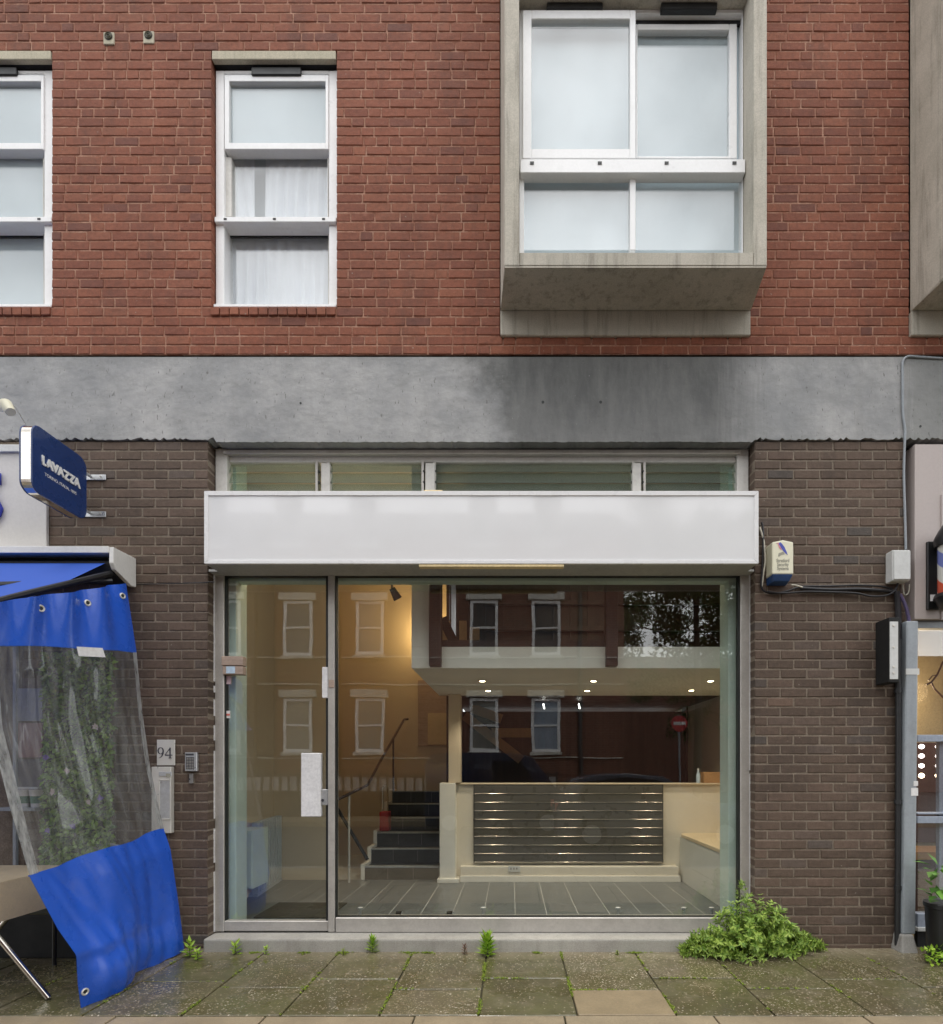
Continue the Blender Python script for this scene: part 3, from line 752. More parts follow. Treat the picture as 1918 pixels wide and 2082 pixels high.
# side walls, back walls
lw = MB().hexa([(-2.75, .2, 0), (-2.36, .2, 0), (-2.61, yb, 0), (-2.75, yb, 0), (-2.75, .2, ZC), (-2.36, .2, ZC), (-2.61, yb, ZC), (-2.75, yb, ZC)]).build('side_wall_left', m_iwall)
tag(lw, 'cream side wall behind the radiator', 'wall', kind='structure')
rw = MB().box(3.1, 3.2, .2, 5.2, 0, ZC).build('side_wall_right', m_iwall); tag(rw, 'cream side wall behind the bench', 'wall', kind='structure')
fw = MB().box(X(1500, .2), 3.3, .21, .3, 0, ZC); fw.box(-2.9, X(456, .2) - .02, .21, .3, 0, ZC); fw = fw.build('front_wall', m_iwhite); tag(fw, 'inner face of the front wall beside the glass', 'wall', kind='structure')
bw = MB().box(-2.75, X(682, yb), yb, yb + .1, 0, ZC).build('back_wall_left', m_iwall); tag(bw, 'cream back wall beside the stairs', 'wall', kind='structure')
fw2 = MB().box(-2.75, X(912, yb) - .045, YF, YF + .1, 0, ZC); fw2 = fw2.build('back_wall_far', m_iwall); tag(fw2, 'cream wall at the top of the stairs', 'wall', kind='structure')
sw_ = MB().box(-2.85, -2.75, yb, YF + .1, 0, ZC).build('side_wall_stairs', m_iwall); tag(sw_, 'cream wall running up beside the stairs', 'wall', kind='structure')
# pilasters and pelmet just behind the glass
for a, b, lab in ((455, 482, 'pale mint pilaster behind the glass door'), (1480, 1506, 'pale mint pilaster at the bench end of the shop window')):
    o = MB().box(X(a, .22), X(b, .22), .205, .40, zf, ZC).build('pilaster', m_mint, None, .004); tag(o, lab, 'pilaster')
o = MB().box(X(482, .22) + .002, X(1480, .22) - .002, .205, .30, Z(1183, .22), Z(1150, .22)).build('pelmet', m_mint, None, .004); tag(o, 'pale pelmet board across the top of the shop window', 'pelmet')
# upper deck (mezzanine)
ym = .40; zs0, zs1 = Z(1359, ym), Z(1315, ym)
mez = thing('mezzanine', (0, ym, zs0), 'white edged mezzanine deck with dark timber posts over the shop', 'mezzanine')
xm0 = X(837, ym)
MB().box(xm0, 3.08, ym, yb + .05, zs0, zs1).build('deck', m_iwhite, mez, .004)
MB().box(xm0, X(872, ym), ym + .001, ym + .12, zs1 + .001, ZC - .003).build('end_panel', m_iwhite, mez)
for a, b in ((872.5, 897), (1233, 1256.5)):
    MB().box(X(a, ym - .05), X(b, ym - .05), ym - .06, ym + .06, Z(1354, ym - .05), Z(1150, ym - .05)).build('post', m_brownbeam, mez, .004)
MB().box(X(897, ym) + .002, 3.08, 1.7, 1.75, zs1 + .001, ZC - .003).build('back_panel', m_brownwall, mez)
MB().box(xm0 + .002, xm0 + .06, ym + .125, 1.7, zs1 + .001, ZC - .003).build('side_panel', m_iwhite, mez)
def bar(m, a, b, w, t):
    a, b = Vector(a), Vector(b); d = (b - a).normalized(); n = d.cross(Vector((0, 1, 0))).normalized() * w / 2; k = Vector((0, t / 2, 0))
    return m.hexa([a - n - k, a + n - k, a + n + k, a - n + k, b - n - k, b + n - k, b + n + k, b - n + k])
MB().box(X(893, ym + .02), X(1232, ym + .02), ym + .03, ym + .07, Z(1318, ym), Z(1300, ym)).build('rail', m_brownbeam, mez)
bar(MB(), P(900, 1258, .9), P(924, 1308, .9), .09, .06).build('brace', m_brownbeam, mez)
for a, b, t, u in ((897, 916, 1262, 1306), (934, 949, 1262, 1310), (955, 975, 1275, 1308)):
    pb(MB(), a, b, t, u, 1.66, 1.698).build('painted_lit_panel', m_orange, mez)  # lit look comes from the orange colour, no lamp here
for k in range(9):
    pb(MB(), 915 + k * 35, 918 + k * 35, 1190, 1315, 1.675, 1.698).build('batten', m_brownbeam, mez)
for py in (1219, 1272):
    pb(MB(), 985, 1480, py, py + 10, 1.62, 1.665).build('shelf', m_brownbeam, mez)
# half wall, column and dark room behind
zd = Z(1592, yb)
col_ = thing('column', (X(914, 2.1), 2.1, zf), 'pale square column at the foot of the stairs', 'column')
MB().box(X(894, 2.06), X(926, 2.06), 2.06, yb + .1, zf, Z(1592, 2.06)).build('shaft', m_iwhite, col_, .004)
MB().box(X(912, 2.1), X(936, 2.1), 2.1, yb + .08, Z(1592, 2.06) + .001, zs0 - .002).build('upper_shaft', m_iwall, col_, .004)
MB().box(X(889, 2.03), X(934, 2.03), 2.03, yb, zf, zf + .05).build('plinth', m_iwhite, col_, .004)
hw = thing('half_wall', (1, yb, zf), 'cream half wall holding the dark slatted panel', 'wall')
m_pale = pbr('pale cream paint', (.76, .70, .59), .55, .05, 2, .03, bump=.04)
MB().box(X(926, yb), 3.09, yb, yb + .12, zf, zd - .02).build('wall_body', m_pale, hw)
MB().box(X(926, yb) + .002, 3.088, yb - .04, yb + .14, zd - .019, zd).build('ledge', m_iwall, hw, .004)
MB().box(X(936, 2.1), X(1380, 2.1), 2.10, yb - .001, zf, Z(1762, 2.1)).build('plinth', m_pale, hw, .005)
MB().box(X(936, 2.09), X(1384, 2.09), 2.085, 2.099, zf, Z(1781, 2.085)).build('skirting', m_iwhite, hw, .003)
s = pb(MB(), 1034, 1058, 1761, 1773, 2.083, 2.098).build('socket', m_greybox, hw, .002)
for a in (1038, 1044, 1050): pb(MB(), a, a + 2.5, 1764, 1768, 2.0815, 2.0835).build('socket_switch', m_keys, s)
sp_ = thing('slatted_panel', (X(1156, yb), yb, Z(1753, yb)), 'dark slatted metal display panel on the half wall', 'panel')
pb(MB(), 963, 1349, 1595, 1754, yb - .03, yb - .002).build('backing', m_slat, sp_)
for k in range(9):
    t0 = 1597 + k * 17.4; a, b, c, d = X(965, 2.16), X(1347, 2.16), Z(t0 + 16.2, 2.16), Z(t0, 2.16)
    h = d - c; prof = [(2.189, c), (2.168, c + .004), (2.160, c + .018), (2.158, c + h * .5), (2.160, d - .018), (2.168, d - .004), (2.189, d)]
    MB().box(a, b, 2.166, 2.189, c, d - .004).build('slat', m_slat, sp_, .002)
    MB().tube([(a, 2.166, c - .004), (b, 2.166, c - .004)], .006, 10).build('rail', m_railm, sp_, 0, True)
# dark rear room
rr0 = MB().box(X(912, yb), 3.09, 4.2, 4.25, zf, zs0).build('back_wall_rear_room', m_brownwall); tag(rr0, 'dark brown wall of the rear room', 'wall', kind='structure')
dk = MB().box(X(912, yb) - .04, X(912, yb), yb + .13, YF + .1, zf, ZC).build('side_wall_rear_room', m_brownwall); tag(dk, 'dark partition beside the rear room', 'wall', kind='structure')
dk = MB().box(X(912, yb), 3.09, yb + .06, 4.99, zs0 + .05, zs0 + .1).build('ceiling_rear_room', m_brownwall); tag(dk, 'dark ceiling of the rear room', 'ceiling', kind='structure')
sh = thing('shelf_unit', (X(1440, 4.1), 4.1, zf), 'dark shelf unit with tan boxes in the rear room', 'shelving')
for a, b, t, u, mt in ((1395, 1405, 1425, 1600, m_brownbeam), (1470, 1480, 1425, 1600, m_brownbeam), (1405, 1470, 1458, 1464, m_brownbeam), (1405, 1470, 1512, 1518, m_brownbeam)):
    pb(MB(), a, b, t, u, 4.0, 4.19).build('shelf_board', mt, sh)
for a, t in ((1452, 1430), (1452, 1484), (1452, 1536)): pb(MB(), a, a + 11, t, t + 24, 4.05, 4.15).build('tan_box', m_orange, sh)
bs = thing('basement_stair', (X(1000, 3.6), 3.6, zf), 'timber stair flight glimpsed in the dark rear room', 'stairs')
for a, b in (((945, 1455), (1060, 1545)), ((960, 1440), (1020, 1462)), ((1000, 1490), (1080, 1490))):
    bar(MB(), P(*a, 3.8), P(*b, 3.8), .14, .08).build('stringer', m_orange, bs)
for a in (1106, 1178):
    o = MB().tube([P(a - 1, 1431, 3.2), P(a + 1, 1441, 3.2)], .008, 8).build('strip_light', m_tubelamp); tag(o, 'small white strip light hanging in the rear room' + (' beside the curtained reflection' if a < 1150 else ', closer to the bench'), 'light', 'rear room strip lights')
o = thing('blue_bottle', P(1420, 1592, yb), 'small pale blue bottle standing on the half wall ledge', 'bottle')
MB().lathe(P(1420, 1592, yb), [(.022, 0), (.026, .03), (.024, .1), (.012, .14), (.012, .16)], 12).build('bottle_body', m_bluepaper, o, 0, True)
MB().lathe((X(1420, yb), yb, zd + .16), [(.013, 0), (.013, .02)], 10).build('cap', m_paper, o)
o = MB().box(X(1430, yb + .02), X(1468, yb + .02), yb + .0, yb + .12, zd + .001, zd + .135).build('tan_carton', m_orange, None, .004); tag(o, 'tan cardboard carton on the half wall ledge', 'carton')
# bench on the right
bn = thing('bench', (2.75, 1.3, zf), 'pale built in bench with tan top along the side wall', 'bench')
MB().box(2.42, 3.09, .42, yb - .002, zf, .645).build('bench_side', m_benchside, bn)
MB().prism([(2.405, .42), (3.09, .42), (3.09, yb - .003), (2.52, yb - .003), (2.43, yb - .03), (2.405, yb - .1)], 'z', .6465, .688).build('bench_top', m_benchtop, bn, .005)
# stairs
stx0, stx1 = X(737, yb), X(893, yb) - .005
stairs = thing('stairs', ((stx0 + stx1) / 2, yb, zf), 'dark tiled stairs with pale nosings beside the column', 'stairs')
RS, GO = .173, .31
for k in range(6):
    ya = yb + .002 + k * GO; z0 = zf + k * RS
    MB().box(stx0 + .03, stx1, ya, ya + GO + (0 if k < 5 else .06), z0 - (.0 if k == 0 else RS) + .001, z0 + RS - .02).build('step', m_riser, stairs)
    MB().box(stx0 + .03, stx1, ya - .012, ya + .05, z0 + RS - .0195, z0 + RS).build('nosing', m_nosing, stairs, .003)
    MB().box(stx0 - .02, stx0 + .028, ya - .008, ya + GO - .012, z0 + .001, z0 + RS + .02).build('stringer', m_iwhite, stairs, .003)
    for j in (1, 2): MB().box(stx0 + (stx1 - stx0) * j / 3 - .002, stx0 + (stx1 - stx0) * j / 3 + .002, ya - .002, ya + .002, z0 + .002, z0 + RS - .021).build('tile_joint', m_keys, stairs)
rl = thing('handrail', (X(710, 2.1), 2.1, zf), 'slim brown handrail with steel post rising beside the stairs', 'handrail')
MB().tube([P(684, 1627, 2.0), P(715, 1612, 2.05), P(748, 1596, 2.2), P(775, 1545, 2.9), P(822, 1463, 3.9), P(830, 1462, 3.95)], .018, 8).build('rail', m_brownbeam, rl, 0, True)
MB().tube([(X(710, 2.07), 2.07, zf), (X(710, 2.07), 2.07, Z(1613, 2.07))], .014, 8).build('post', m_steel, rl, 0, True)
MB().tube([(X(800, 3.8), 3.8, 1.14), (X(800, 3.8), 3.8, Z(1500, 3.8))], .014, 8).build('post', m_brownbeam, rl, 0, True)
MB().tube([P(684, 1640, 2.3), P(748, 1748, 2.3)], .022, 8).build('lower_rail', m_black, rl, 0, True)
cs = thing('red_reflection', P(781, 1723, 3.0), 'red box with chrome loop handle standing in for a red reflection in the glass', 'case')  # solid case made in place of a reflection of something red
cy = yb + 2 * GO + .08
cx0, cx1 = X(771, cy), X(791, cy); cz = zf + 2 * RS + .02
MB().box(cx0, cx1, cy, cy + .15, zf + 3 * RS, zf + 3 * RS + .27).build('case_body', m_red, cs, .02)
zt_ = zf + 3 * RS + .27
MB().tube([(cx0 + .03, cy + .07, zt_ - .02), (cx0 + .03, cy + .07, zt_ + .32), (cx0 + .05, cy + .07, zt_ + .35), (cx1 - .05, cy + .07, zt_ + .35), (cx1 - .03, cy + .07, zt_ + .32), (cx1 - .03, cy + .07, zt_ - .02)], .008, 8).build('handle', m_chrome, cs, 0, True)
bd = thing('wall_board', P(880, 1450, 4.1), 'brown framed board on the wall above the stairs', 'board')
pb(MB(), 850, 925, 1383, 1517, 4.12, 4.148).build('backing', m_wood, bd); pb(MB(), 870, 925, 1450, 1514, 4.10, 4.119).build('paper', m_tan, bd)
# radiator, cabinet, mat
ra = thing('radiator', (-2.5, 1.8, zf), 'blue grey ribbed radiator against the side wall', 'radiator')
for k in range(10):
    t = k / 9; y = 1.38 + .8 * t; xw = -2.36 - .25 * (y - .2) / 2.02
    MB().box(xw + .03, xw + .10, y - .02, y + .022, zf + .03, zf + .80).build('fin', m_rad, ra, .008)
MB().hexa([(-2.56, 1.34, zf), (-2.40, 1.34, zf), (-2.50, 2.2, zf), (-2.60, 2.2, zf), (-2.56, 1.34, zf + .03), (-2.40, 1.34, zf + .03), (-2.50, 2.2, zf + .03), (-2.60, 2.2, zf + .03)]).build('foot', m_rad, ra)
cb = thing('white_cabinet', (X(496, 1.0), 1.0, Z(1809, 1.0)), 'pale wall cabinet between the pilaster and radiator', 'cabinet')
MB().box(X(472, .95), X(512, .95), .965, 1.32, Z(1809, .95), Z(1689, .95)).build('cabinet_body', m_mint, cb, .005)
MB().box(X(474, .95), X(511, .95), .95, .964, Z(1806, .95), Z(1692, .95)).build('cabinet_door', m_mint, cb, .003)
o = MB().prism([(-2.05, .5), (-1.35, .5), (-1.35, 1.05), (-2.05, 1.05)], 'z', zf + .001, zf + .014).build('door_mat', m_mat, None, .004); tag(o, 'dark rough door mat on the tiles behind the glass door', 'mat')
# ceiling spotlight fixture and wall light
spt = thing('ceiling_spotlight', P(798, 1192, 2.0), 'dark swivel spotlight hanging near the top of the cream wall', 'spotlight')
a = Vector(P(797, 1196, 2.0))
MB().tube([(a.x, a.y, ZC - .02), a], .012, 8).build('stem', m_ink, spt); MB().tube([a, a + Vector((.06, .06, -.11))], [.035, .055], 14).build('spot_head', m_ink, spt, 0, True)
MB().disc((a.x, a.y, ZC - .02), .05, 'z', .02, 14).build('rose', m_ink, spt)
wl = thing('wall_light', P(905, 1300, 4.0), 'warm wall light glowing behind the mezzanine end panel', 'light')
c = Vector((X(868, 3.85), 3.85, Z(1290, 3.85)))
MB().box(c.x - .06, c.x + .06, c.y, YF - .002, c.z - .06, c.z - .03).build('bracket', m_iwhite, wl)
MB().disc((c.x, c.y + .05, c.z - .029), .045, 'z', .012, 14).build('bulb', m_lamp, wl)
lamp('wall_light_lamp', (c.x - .02, c.y - .05, c.z + .08), 13, (1, .66, .28), wl, .06)
# downlights
for px, py, lab in ((981, 1384, 'front, nearest the column'), (1207, 1384, 'front, at the middle'), (1445, 1384, 'front, nearest the bench'),
                    (993, 1404, 'rear, nearest the column'), (1194, 1404, 'rear, at the middle'), (1406, 1403, 'rear, nearest the bench')):
    d = (zs0 - CH) * F / (HY - py); y = d - D; x = X(px, y)
    dl = thing('downlight', (x, y, zs0), 'small recessed downlight in the mezzanine soffit, ' + lab, 'downlight', 'soffit downlights')
    MB().disc((x, y, zs0 - .006), .045, 'z', .005, 16).build('bezel', m_steel, dl)
    MB().disc((x, y, zs0 - .0085), .028, 'z', .002, 14).build('bulb', m_lamp, dl)
    lamp('downlight_lamp', (x, y, zs0 - .03), 21, (1, .87, .68), dl, .03, 120, (x, y, 0))
# added fill lamps, hidden behind the pelmet to brighten the interior
for loc, w in (((-1.25, .46, 3.52), 5.5), ((1.3, .34, 3.50), 2.5)):
    pl = thing('fill_lamp', loc, 'added fill lamp hidden behind the pelmet over the ' + ('entrance' if w > 5 else 'mezzanine'), 'lamp')
    MB().disc((loc[0], loc[1], loc[2] + .06), .06, 'z', .03, 18).build('shade', m_iwhite, pl)
    MB().disc((loc[0], loc[1], loc[2] + .045), .04, 'z', .012, 18).build('bulb', m_lamp, pl)
    lamp('fill_lamp_light', (loc[0], loc[1], loc[2] - .02), w, (1, .80, .55), pl, .08)
# spare bulbs lying inside along the sill
for i, (px, kind) in enumerate(((733, 0), (812, 1), (915, 1), (983, 0), (1257, 0), (1391, 0), (1447, 0))):
    y = .62; x = X(px, y); r_ = .017
    bu = thing('spotlight_bulb', (x, y, zf), 'small %s spotlight bulb on the floor inside the glass, number %s from the door' % ('standing silver' if kind == 0 else 'fallen dark', ['one', 'two', 'three', 'four', 'five', 'six', 'seven'][i]), 'bulb', 'loose bulbs along the sill')
    if kind == 0:
        MB().lathe((x, y, zf), [(.012, 0), (.012, .03), (.014, .035), (.026, .065), (.026, .07)], 14).build('reflector', m_silver, bu, 0, True)
        MB().disc((x, y, zf + .0705), .022, 'z', .002, 14).build('lens', m_paper, bu)
    else:
        MB().tube([(x - .03, y, zf + .022), (x, y, zf + .022), (x + .03, y - .01, zf + .022)], [.014, .016, .022], 12).build('reflector', m_black, bu, 0, True)
        MB().tube([(x + .0305, y - .01, zf + .022), (x + .033, y - .011, zf + .022)], .018, 12).build('lens', m_silver, bu)
# ------------------------------------------------------------------ lettering
def text_mesh(body, size, ext=.001, bold=0., shear=0.):
    cu = bpy.data.curves.new('lettering', 'FONT'); cu.body = body; cu.size = size; cu.extrude = ext; cu.offset = bold; cu.shear = shear
    cu.align_x = 'CENTER'; cu.align_y = 'CENTER'; cu.resolution_u = 3
    ob = bpy.data.objects.new('lettering', cu); COL.objects.link(ob); bpy.context.view_layer.update()
    me = bpy.data.meshes.new_from_object(ob.evaluated_get(bpy.context.evaluated_depsgraph_get()))
    bpy.data.objects.remove(ob); bpy.data.curves.remove(cu); me.name = 'lettering'; return me
def lettering(body, size, loc, rot, mat, parent, name='lettering', sx=1., **kw):
    me = text_mesh(body, size, **kw); me.materials.clear(); me.materials.append(mat)
    o = link(name, me, parent); o.location = Vector(loc) - (root_loc(parent) if parent else Vector()); o.rotation_euler = rot; o.scale = (sx, 1, 1); return o
FRONT = (R(90), 0, 0)      # faces the street
# ------------------------------------------------------------------ fixtures on the brown brick, left
num = thing('number_plate', P(337, 1556, 0), 'brushed steel door number plate reading 94', 'number plate')
pb(MB(), 319, 355.7, 1504, 1556, -.014, -.004).build('plate', m_steel, num, .002)
def strokes(m, pts, ws, y0, y1):       # a ribbon of changing width in the x-z plane
    pts = [Vector(p) for p in pts]
    Lp, Rp = [], []
    for i, p in enumerate(pts):
        t = (pts[min(i + 1, len(pts) - 1)] - pts[max(i - 1, 0)]).normalized(); n = Vector((-t.y, t.x)) * ws[i] / 2
        Lp.append(p + n); Rp.append(p - n)
    for i in range(len(pts) - 1):
        q = [Lp[i], Rp[i], Rp[i + 1], Lp[i + 1]]
        m.hexa([(q[0].x, y0, q[0].y), (q[1].x, y0, q[1].y), (q[1].x, y1, q[1].y), (q[0].x, y1, q[0].y), (q[3].x, y0, q[3].y), (q[2].x, y0, q[2].y), (q[2].x, y1, q[2].y), (q[3].x, y1, q[3].y)])
    return m
cx, cz, u = X(337.5), Z(1531), .088
nine = MB(); pts = []; ws = []
for k in range(21):
    a = R(90 + 360 * k / 20); pts.append((cx - .033 + .021 * math.cos(a), cz + .018 + .026 * math.sin(a))); ws.append(.004 + .007 * abs(math.cos(a)))
strokes(nine, pts, ws, -.0165, -.0145)
strokes(nine, [(cx - .012, cz + .016), (cx - .0135, cz - .004), (cx - .022, cz - .024), (cx - .034, cz - .036), (cx - .048, cz - .042)], [.011, .0105, .008, .005, .002], -.0168, -.0145)
nine.build('digit_nine', m_ink, num)
four = MB(); q = cx + .033
strokes(four, [(q + .012, cz - .043), (q + .012, cz + .044)], [.011, .011], -.0165, -.0145)
strokes(four, [(q + .014, cz + .043), (q - .030, cz - .016)], [.005, .005], -.0168, -.0145)
strokes(four, [(q - .031, cz - .018), (q + .030, cz - .018)], [.008, .008], -.0171, -.0145)
strokes(four, [(q - .002, cz - .042), (q + .026, cz - .042)], [.004, .004], -.0174, -.0145)
four.build('digit_four', m_ink, num)
lb = thing('letter_box', P(336, 1693, 0), 'tall narrow steel letter box below the number plate', 'letter box')
bdy = MB(); bdy.box(X(316), X(355.5), -.05, -.004, Z(1693), Z(1559)); bdy.build('box_body', m_steel, lb, .004)
pb(MB(), 325, 345, 1587, 1664, -.0525, -.0505).build('viewing_panel', m_silver, lb)
fr = MB()
for a, b, t, w_ in ((323, 347, 1584.5, 1587), (323, 347, 1664, 1667), (322.5, 325, 1584.5, 1667), (345, 347.5, 1584.5, 1667)): pb(fr, a, b, t, w_, -.056, -.0505)
fr.build('panel_rim', m_steel, lb, .001)
pb(MB(), 323, 349, 1569, 1578, -.056, -.0505).build('flap', m_silver, lb, .002); pb(MB(), 337.5, 346.5, 1573, 1580, -.0575, -.0562).build('name_label', m_printgrey, lb)
ic = thing('entry_keypad', P(388, 1568, 0), 'small silver door entry keypad beside the shop door', 'keypad')
pb(MB(), 376, 400.5, 1530, 1568, -.03, -.004).build('casing', m_silver, ic, .003)
pb(MB(), 377.5, 394, 1532, 1536, -.032, -.0302).build('display', m_ink, ic)
kp = pb(MB(), 378, 394.5, 1539, 1564, -.0315, -.0302).build('key_field', m_ink, ic)
for i in range(4):
    for j in range(3): pb(MB(), 379.2 + j * 5.2, 383.2 + j * 5.2, 1540.5 + i * 6, 1545 + i * 6, -.035, -.0317).build('key', m_keys, kp, .001)
pb(MB(), 384.5, 392.5, 1573, 1593, -.014, -.004).build('bell_push', m_keys, ic, .002)
MB().disc((X(388), -.018, Z(1584)), .007, 'y', .0035, 12).build('button', m_ink, ic)
# blade sign
S = thing('blade_sign', (X(185), 0, 3.74), 'dark blue projecting sign with white lettering and chrome edge', 'sign')
sx1, sx0, ya, yb_ = -3.115, -3.21, -.10, -.60; sc_z, sh_, rc = 3.745, .245, .075
def rrect(y0, y1, z0, z1, r, n=6):
    out = []
    for (cy_, cz_, a0) in ((y1 - r, z1 - r, 0), (y0 + r, z1 - r, 90), (y0 + r, z0 + r, 180), (y1 - r, z0 + r, 270)):
        for k in range(n + 1): a = R(a0 + 90 * k / n); out.append((cy_ + r * math.cos(a), cz_ + r * math.sin(a)))
    return out
rp = rrect(yb_, ya, sc_z - sh_, sc_z + sh_, rc)
MB().prism(rp, 'x', sx0 + .012, sx1 - .012).build('edge_band', m_chrome, S, .002)
rp2 = rrect(yb_ - .004, ya + .004, sc_z - sh_ - .004, sc_z + sh_ + .004, rc + .004)
MB().prism(rp2, 'x', sx1 - .0118, sx1).build('face', m_signblue, S, .005); MB().prism(rp2, 'x', sx0, sx0 + .0118).build('face', m_signblue, S, .005)
SIDE = (R(90), 0, R(90))
lettering('LAVAZZA', .088, (sx1 + .004, (ya + yb_) / 2 + .0, sc_z + .01), SIDE, m_signwhite, S, sx=.9, ext=.004, bold=.005)
lettering('TORINO, ITALIA, 1895', .034, (sx1 + .001, (ya + yb_) / 2, sc_z - .078), SIDE, m_signwhite, S, sx=.88, ext=.0006)
for py in (970, 1045):
    b_ = MB(); pb(b_, 156 if py > 1000 else 160, 215, py - 5.5, py + 5.5, -.012, -.004); o = b_.build('wall_plate', m_silver, S, .002)
    for a in (162, 187, 207): MB().tube([(X(a), -.012, Z(py)), (X(a), -.022, Z(py))], .006, 8).build('bolt', m_steel, o)
    zz = Z(py); MB().tube([(X(187), -.01, zz), (-3.16, -.11, min(max(zz, sc_z - .2), sc_z + .2))], .012, 8).build('bracket_arm', m_silver, S)
# cafe front: panel with blue letters, dark shopfront, lamp
cf = thing('cafe_shopfront', (X(30), 0, 0), 'pale cafe fascia with partly seen blue letters and dark front', 'shopfront')
MB().box(xl, X(94.5, -.03), -.03, -.003, Z(1116, -.03), Z(905, -.03)).build('fascia_board', m_cafewall, cf, .003)
MB().box(xl, X(90, -.05), -.05, -.031, Z(918, -.05), Z(903, -.05)).build('cornice', m_greybox, cf, .004)
lettering('S', .60, (X(-26, -.04), -.05, Z(1020)), FRONT, m_bluelet, cf, ext=.014, bold=.012)
lettering('B', .34, (X(-4, -.04), -.05, Z(958)), FRONT, m_bluelet, cf, ext=.012) if False else None
MB().box(xl, X(92), .02, .06, -.05, Z(1300)).build('dark_front', m_dim, cf)
MB().box(X(30), X(37), -.02, .019, 0, Z(1300)).build('frame_post', m_greymetal, cf, .003)
pp = MB().box(X(38), X(87), -.004, .018, Z(1540), Z(1470)).build('menu_board', pbr('dusty pink board', (.34, .20, .19), .6, bump=.05), cf)
MB().box(X(36), X(88), -.01, .018, Z(1466), Z(1400)).build('menu_header', m_greymetal, cf); MB().box(X(38), X(87), -.006, .018, Z(1600), Z(1544)).build('menu_base', pbr('grey board', (.17, .16, .16), .6, bump=.05), cf)
MB().box(X(36), X(90), -.06, .018, Z(1604), Z(1600)).build('shelf', m_greybox, cf)
m_cupgreen = pbr('green cup print', (.02, .16, .10), .4, bump=0)
for px, w_ in ((48, 'outer'), (75, 'inner')):
    cu_ = thing('paper_cup', (X(px, -.03), -.03, Z(1640)), 'white and green paper cup behind plastic, the %s of two' % ('one farther from' if w_ == 'outer' else 'one closer to').replace('outer', '') + ' the plants', 'cup', 'paper cups at the cafe front')
    z0 = Z(1640); x = X(px, -.03)
    MB().lathe((x, -.03, z0), [(.036, 0), (.048, .13), (.051, .134), (.051, .142)], 16).build('cup_body', m_paper, cu_, 0, True)
    MB().lathe((x, -.03, z0 + .03), [(.0392, 0), (.0445, .06)], 16).build('cup_print', m_cupgreen, cu_, 0, True)
MB().box(X(20), X(92), -.10, -.0, Z(1642) - .02, Z(1640) - .001).build('cup_shelf', m_greymetal, cf)
fl = thing('wall_floodlight', P(5, 828, -.1), 'cream tubular lamp on an arm above the cafe sign', 'lamp')
MB().tube([P(-40, 815, -.3), P(2, 826, -.3), P(16, 831, -.3)], .036, 14).build('arm_tube', m_cream, fl, 0, True)
MB().tube([P(10, 822, -.3), P(22, 838, -.3)], [.05, .036], 14).build('lamp_head', m_cream, fl, 0, True)
MB().tube([P(20, 820, -.3), P(30, 826, -.25), P(44, 848, -.15), P(52, 862, -.05)], .003, 6).build('lead', m_wcable, fl)
tg = thing('added_dark_trough', (X(120), -.15, 0), 'made-up black trough darkening the area under the cafe table', 'planter')  # added black box supplies the dark area below the table
MB().box(X(-120, -.2), X(236, -.2), -.24, -.03, .0, .34).build('trough', m_blackmatt, tg, .012)
MB().box(X(-119, -.2), X(235, -.2), -.235, -.035, .341, .352).build('soil', m_bed, tg)
# awning
aw = thing('awning', (-3.4, -.2, 3.0), 'white awning cassette with blue fabric and folding arm above cafe', 'awning')
ax = -2.78
ep = [(-.002, 2.995), (-.05, 2.985), (-.235, 3.055), (-.262, 3.10), (-.26, 3.225), (-.002, 3.232)]
MB().prism(ep, 'x', ax - .035, ax).build('end_cap', m_awnwhite, aw, .004)
MB().prism([(-.262, 3.178), (-.265, 3.23), (-.002, 3.2305), (-.002, 3.205)], 'x', -6.2, ax - .036).build('cassette_top', m_awnwhite, aw, .003)
MB().prism([(-.2, 3.02), (-.23, 3.12), (-.10, 3.19), (-.003, 3.19), (-.003, 3.02)], 'x', -6.2, ax - .037).build('cassette_inside', m_blackmatt, aw)
m_awnfab = leaf_mat('awning fabric', (.03, .11, .55), (.03, .11, .55), .6)
aws = MB(); aws.sheet = True
for j in range(9):
    t = j / 8; y = -.22 - 1.7 * t; z = 3.115 - .61 * (y + .22) / -.88 * .98 - .03 * math.sin(math.pi * t)
    aws.v += [(-6.2, y, z), (-4.5, y, z), (-2.87, y, z)]
for j in range(8):
    a = j * 3; aws.f += [(a, a + 1, a + 4, a + 3), (a + 1, a + 2, a + 5, a + 4)]
aws.build('fabric', m_awnfab, aw)
MB().tube([(-2.84, -.2, 3.04), (-2.86, -.9, 2.66), (-2.9, -1.9, 2.1)], .022, 8).build('arm', m_black, aw)
MB().tube([(-2.835, -.2, 2.98), (-3.6, -1.0, 2.66)], .02, 8).build('arm', m_black, aw)
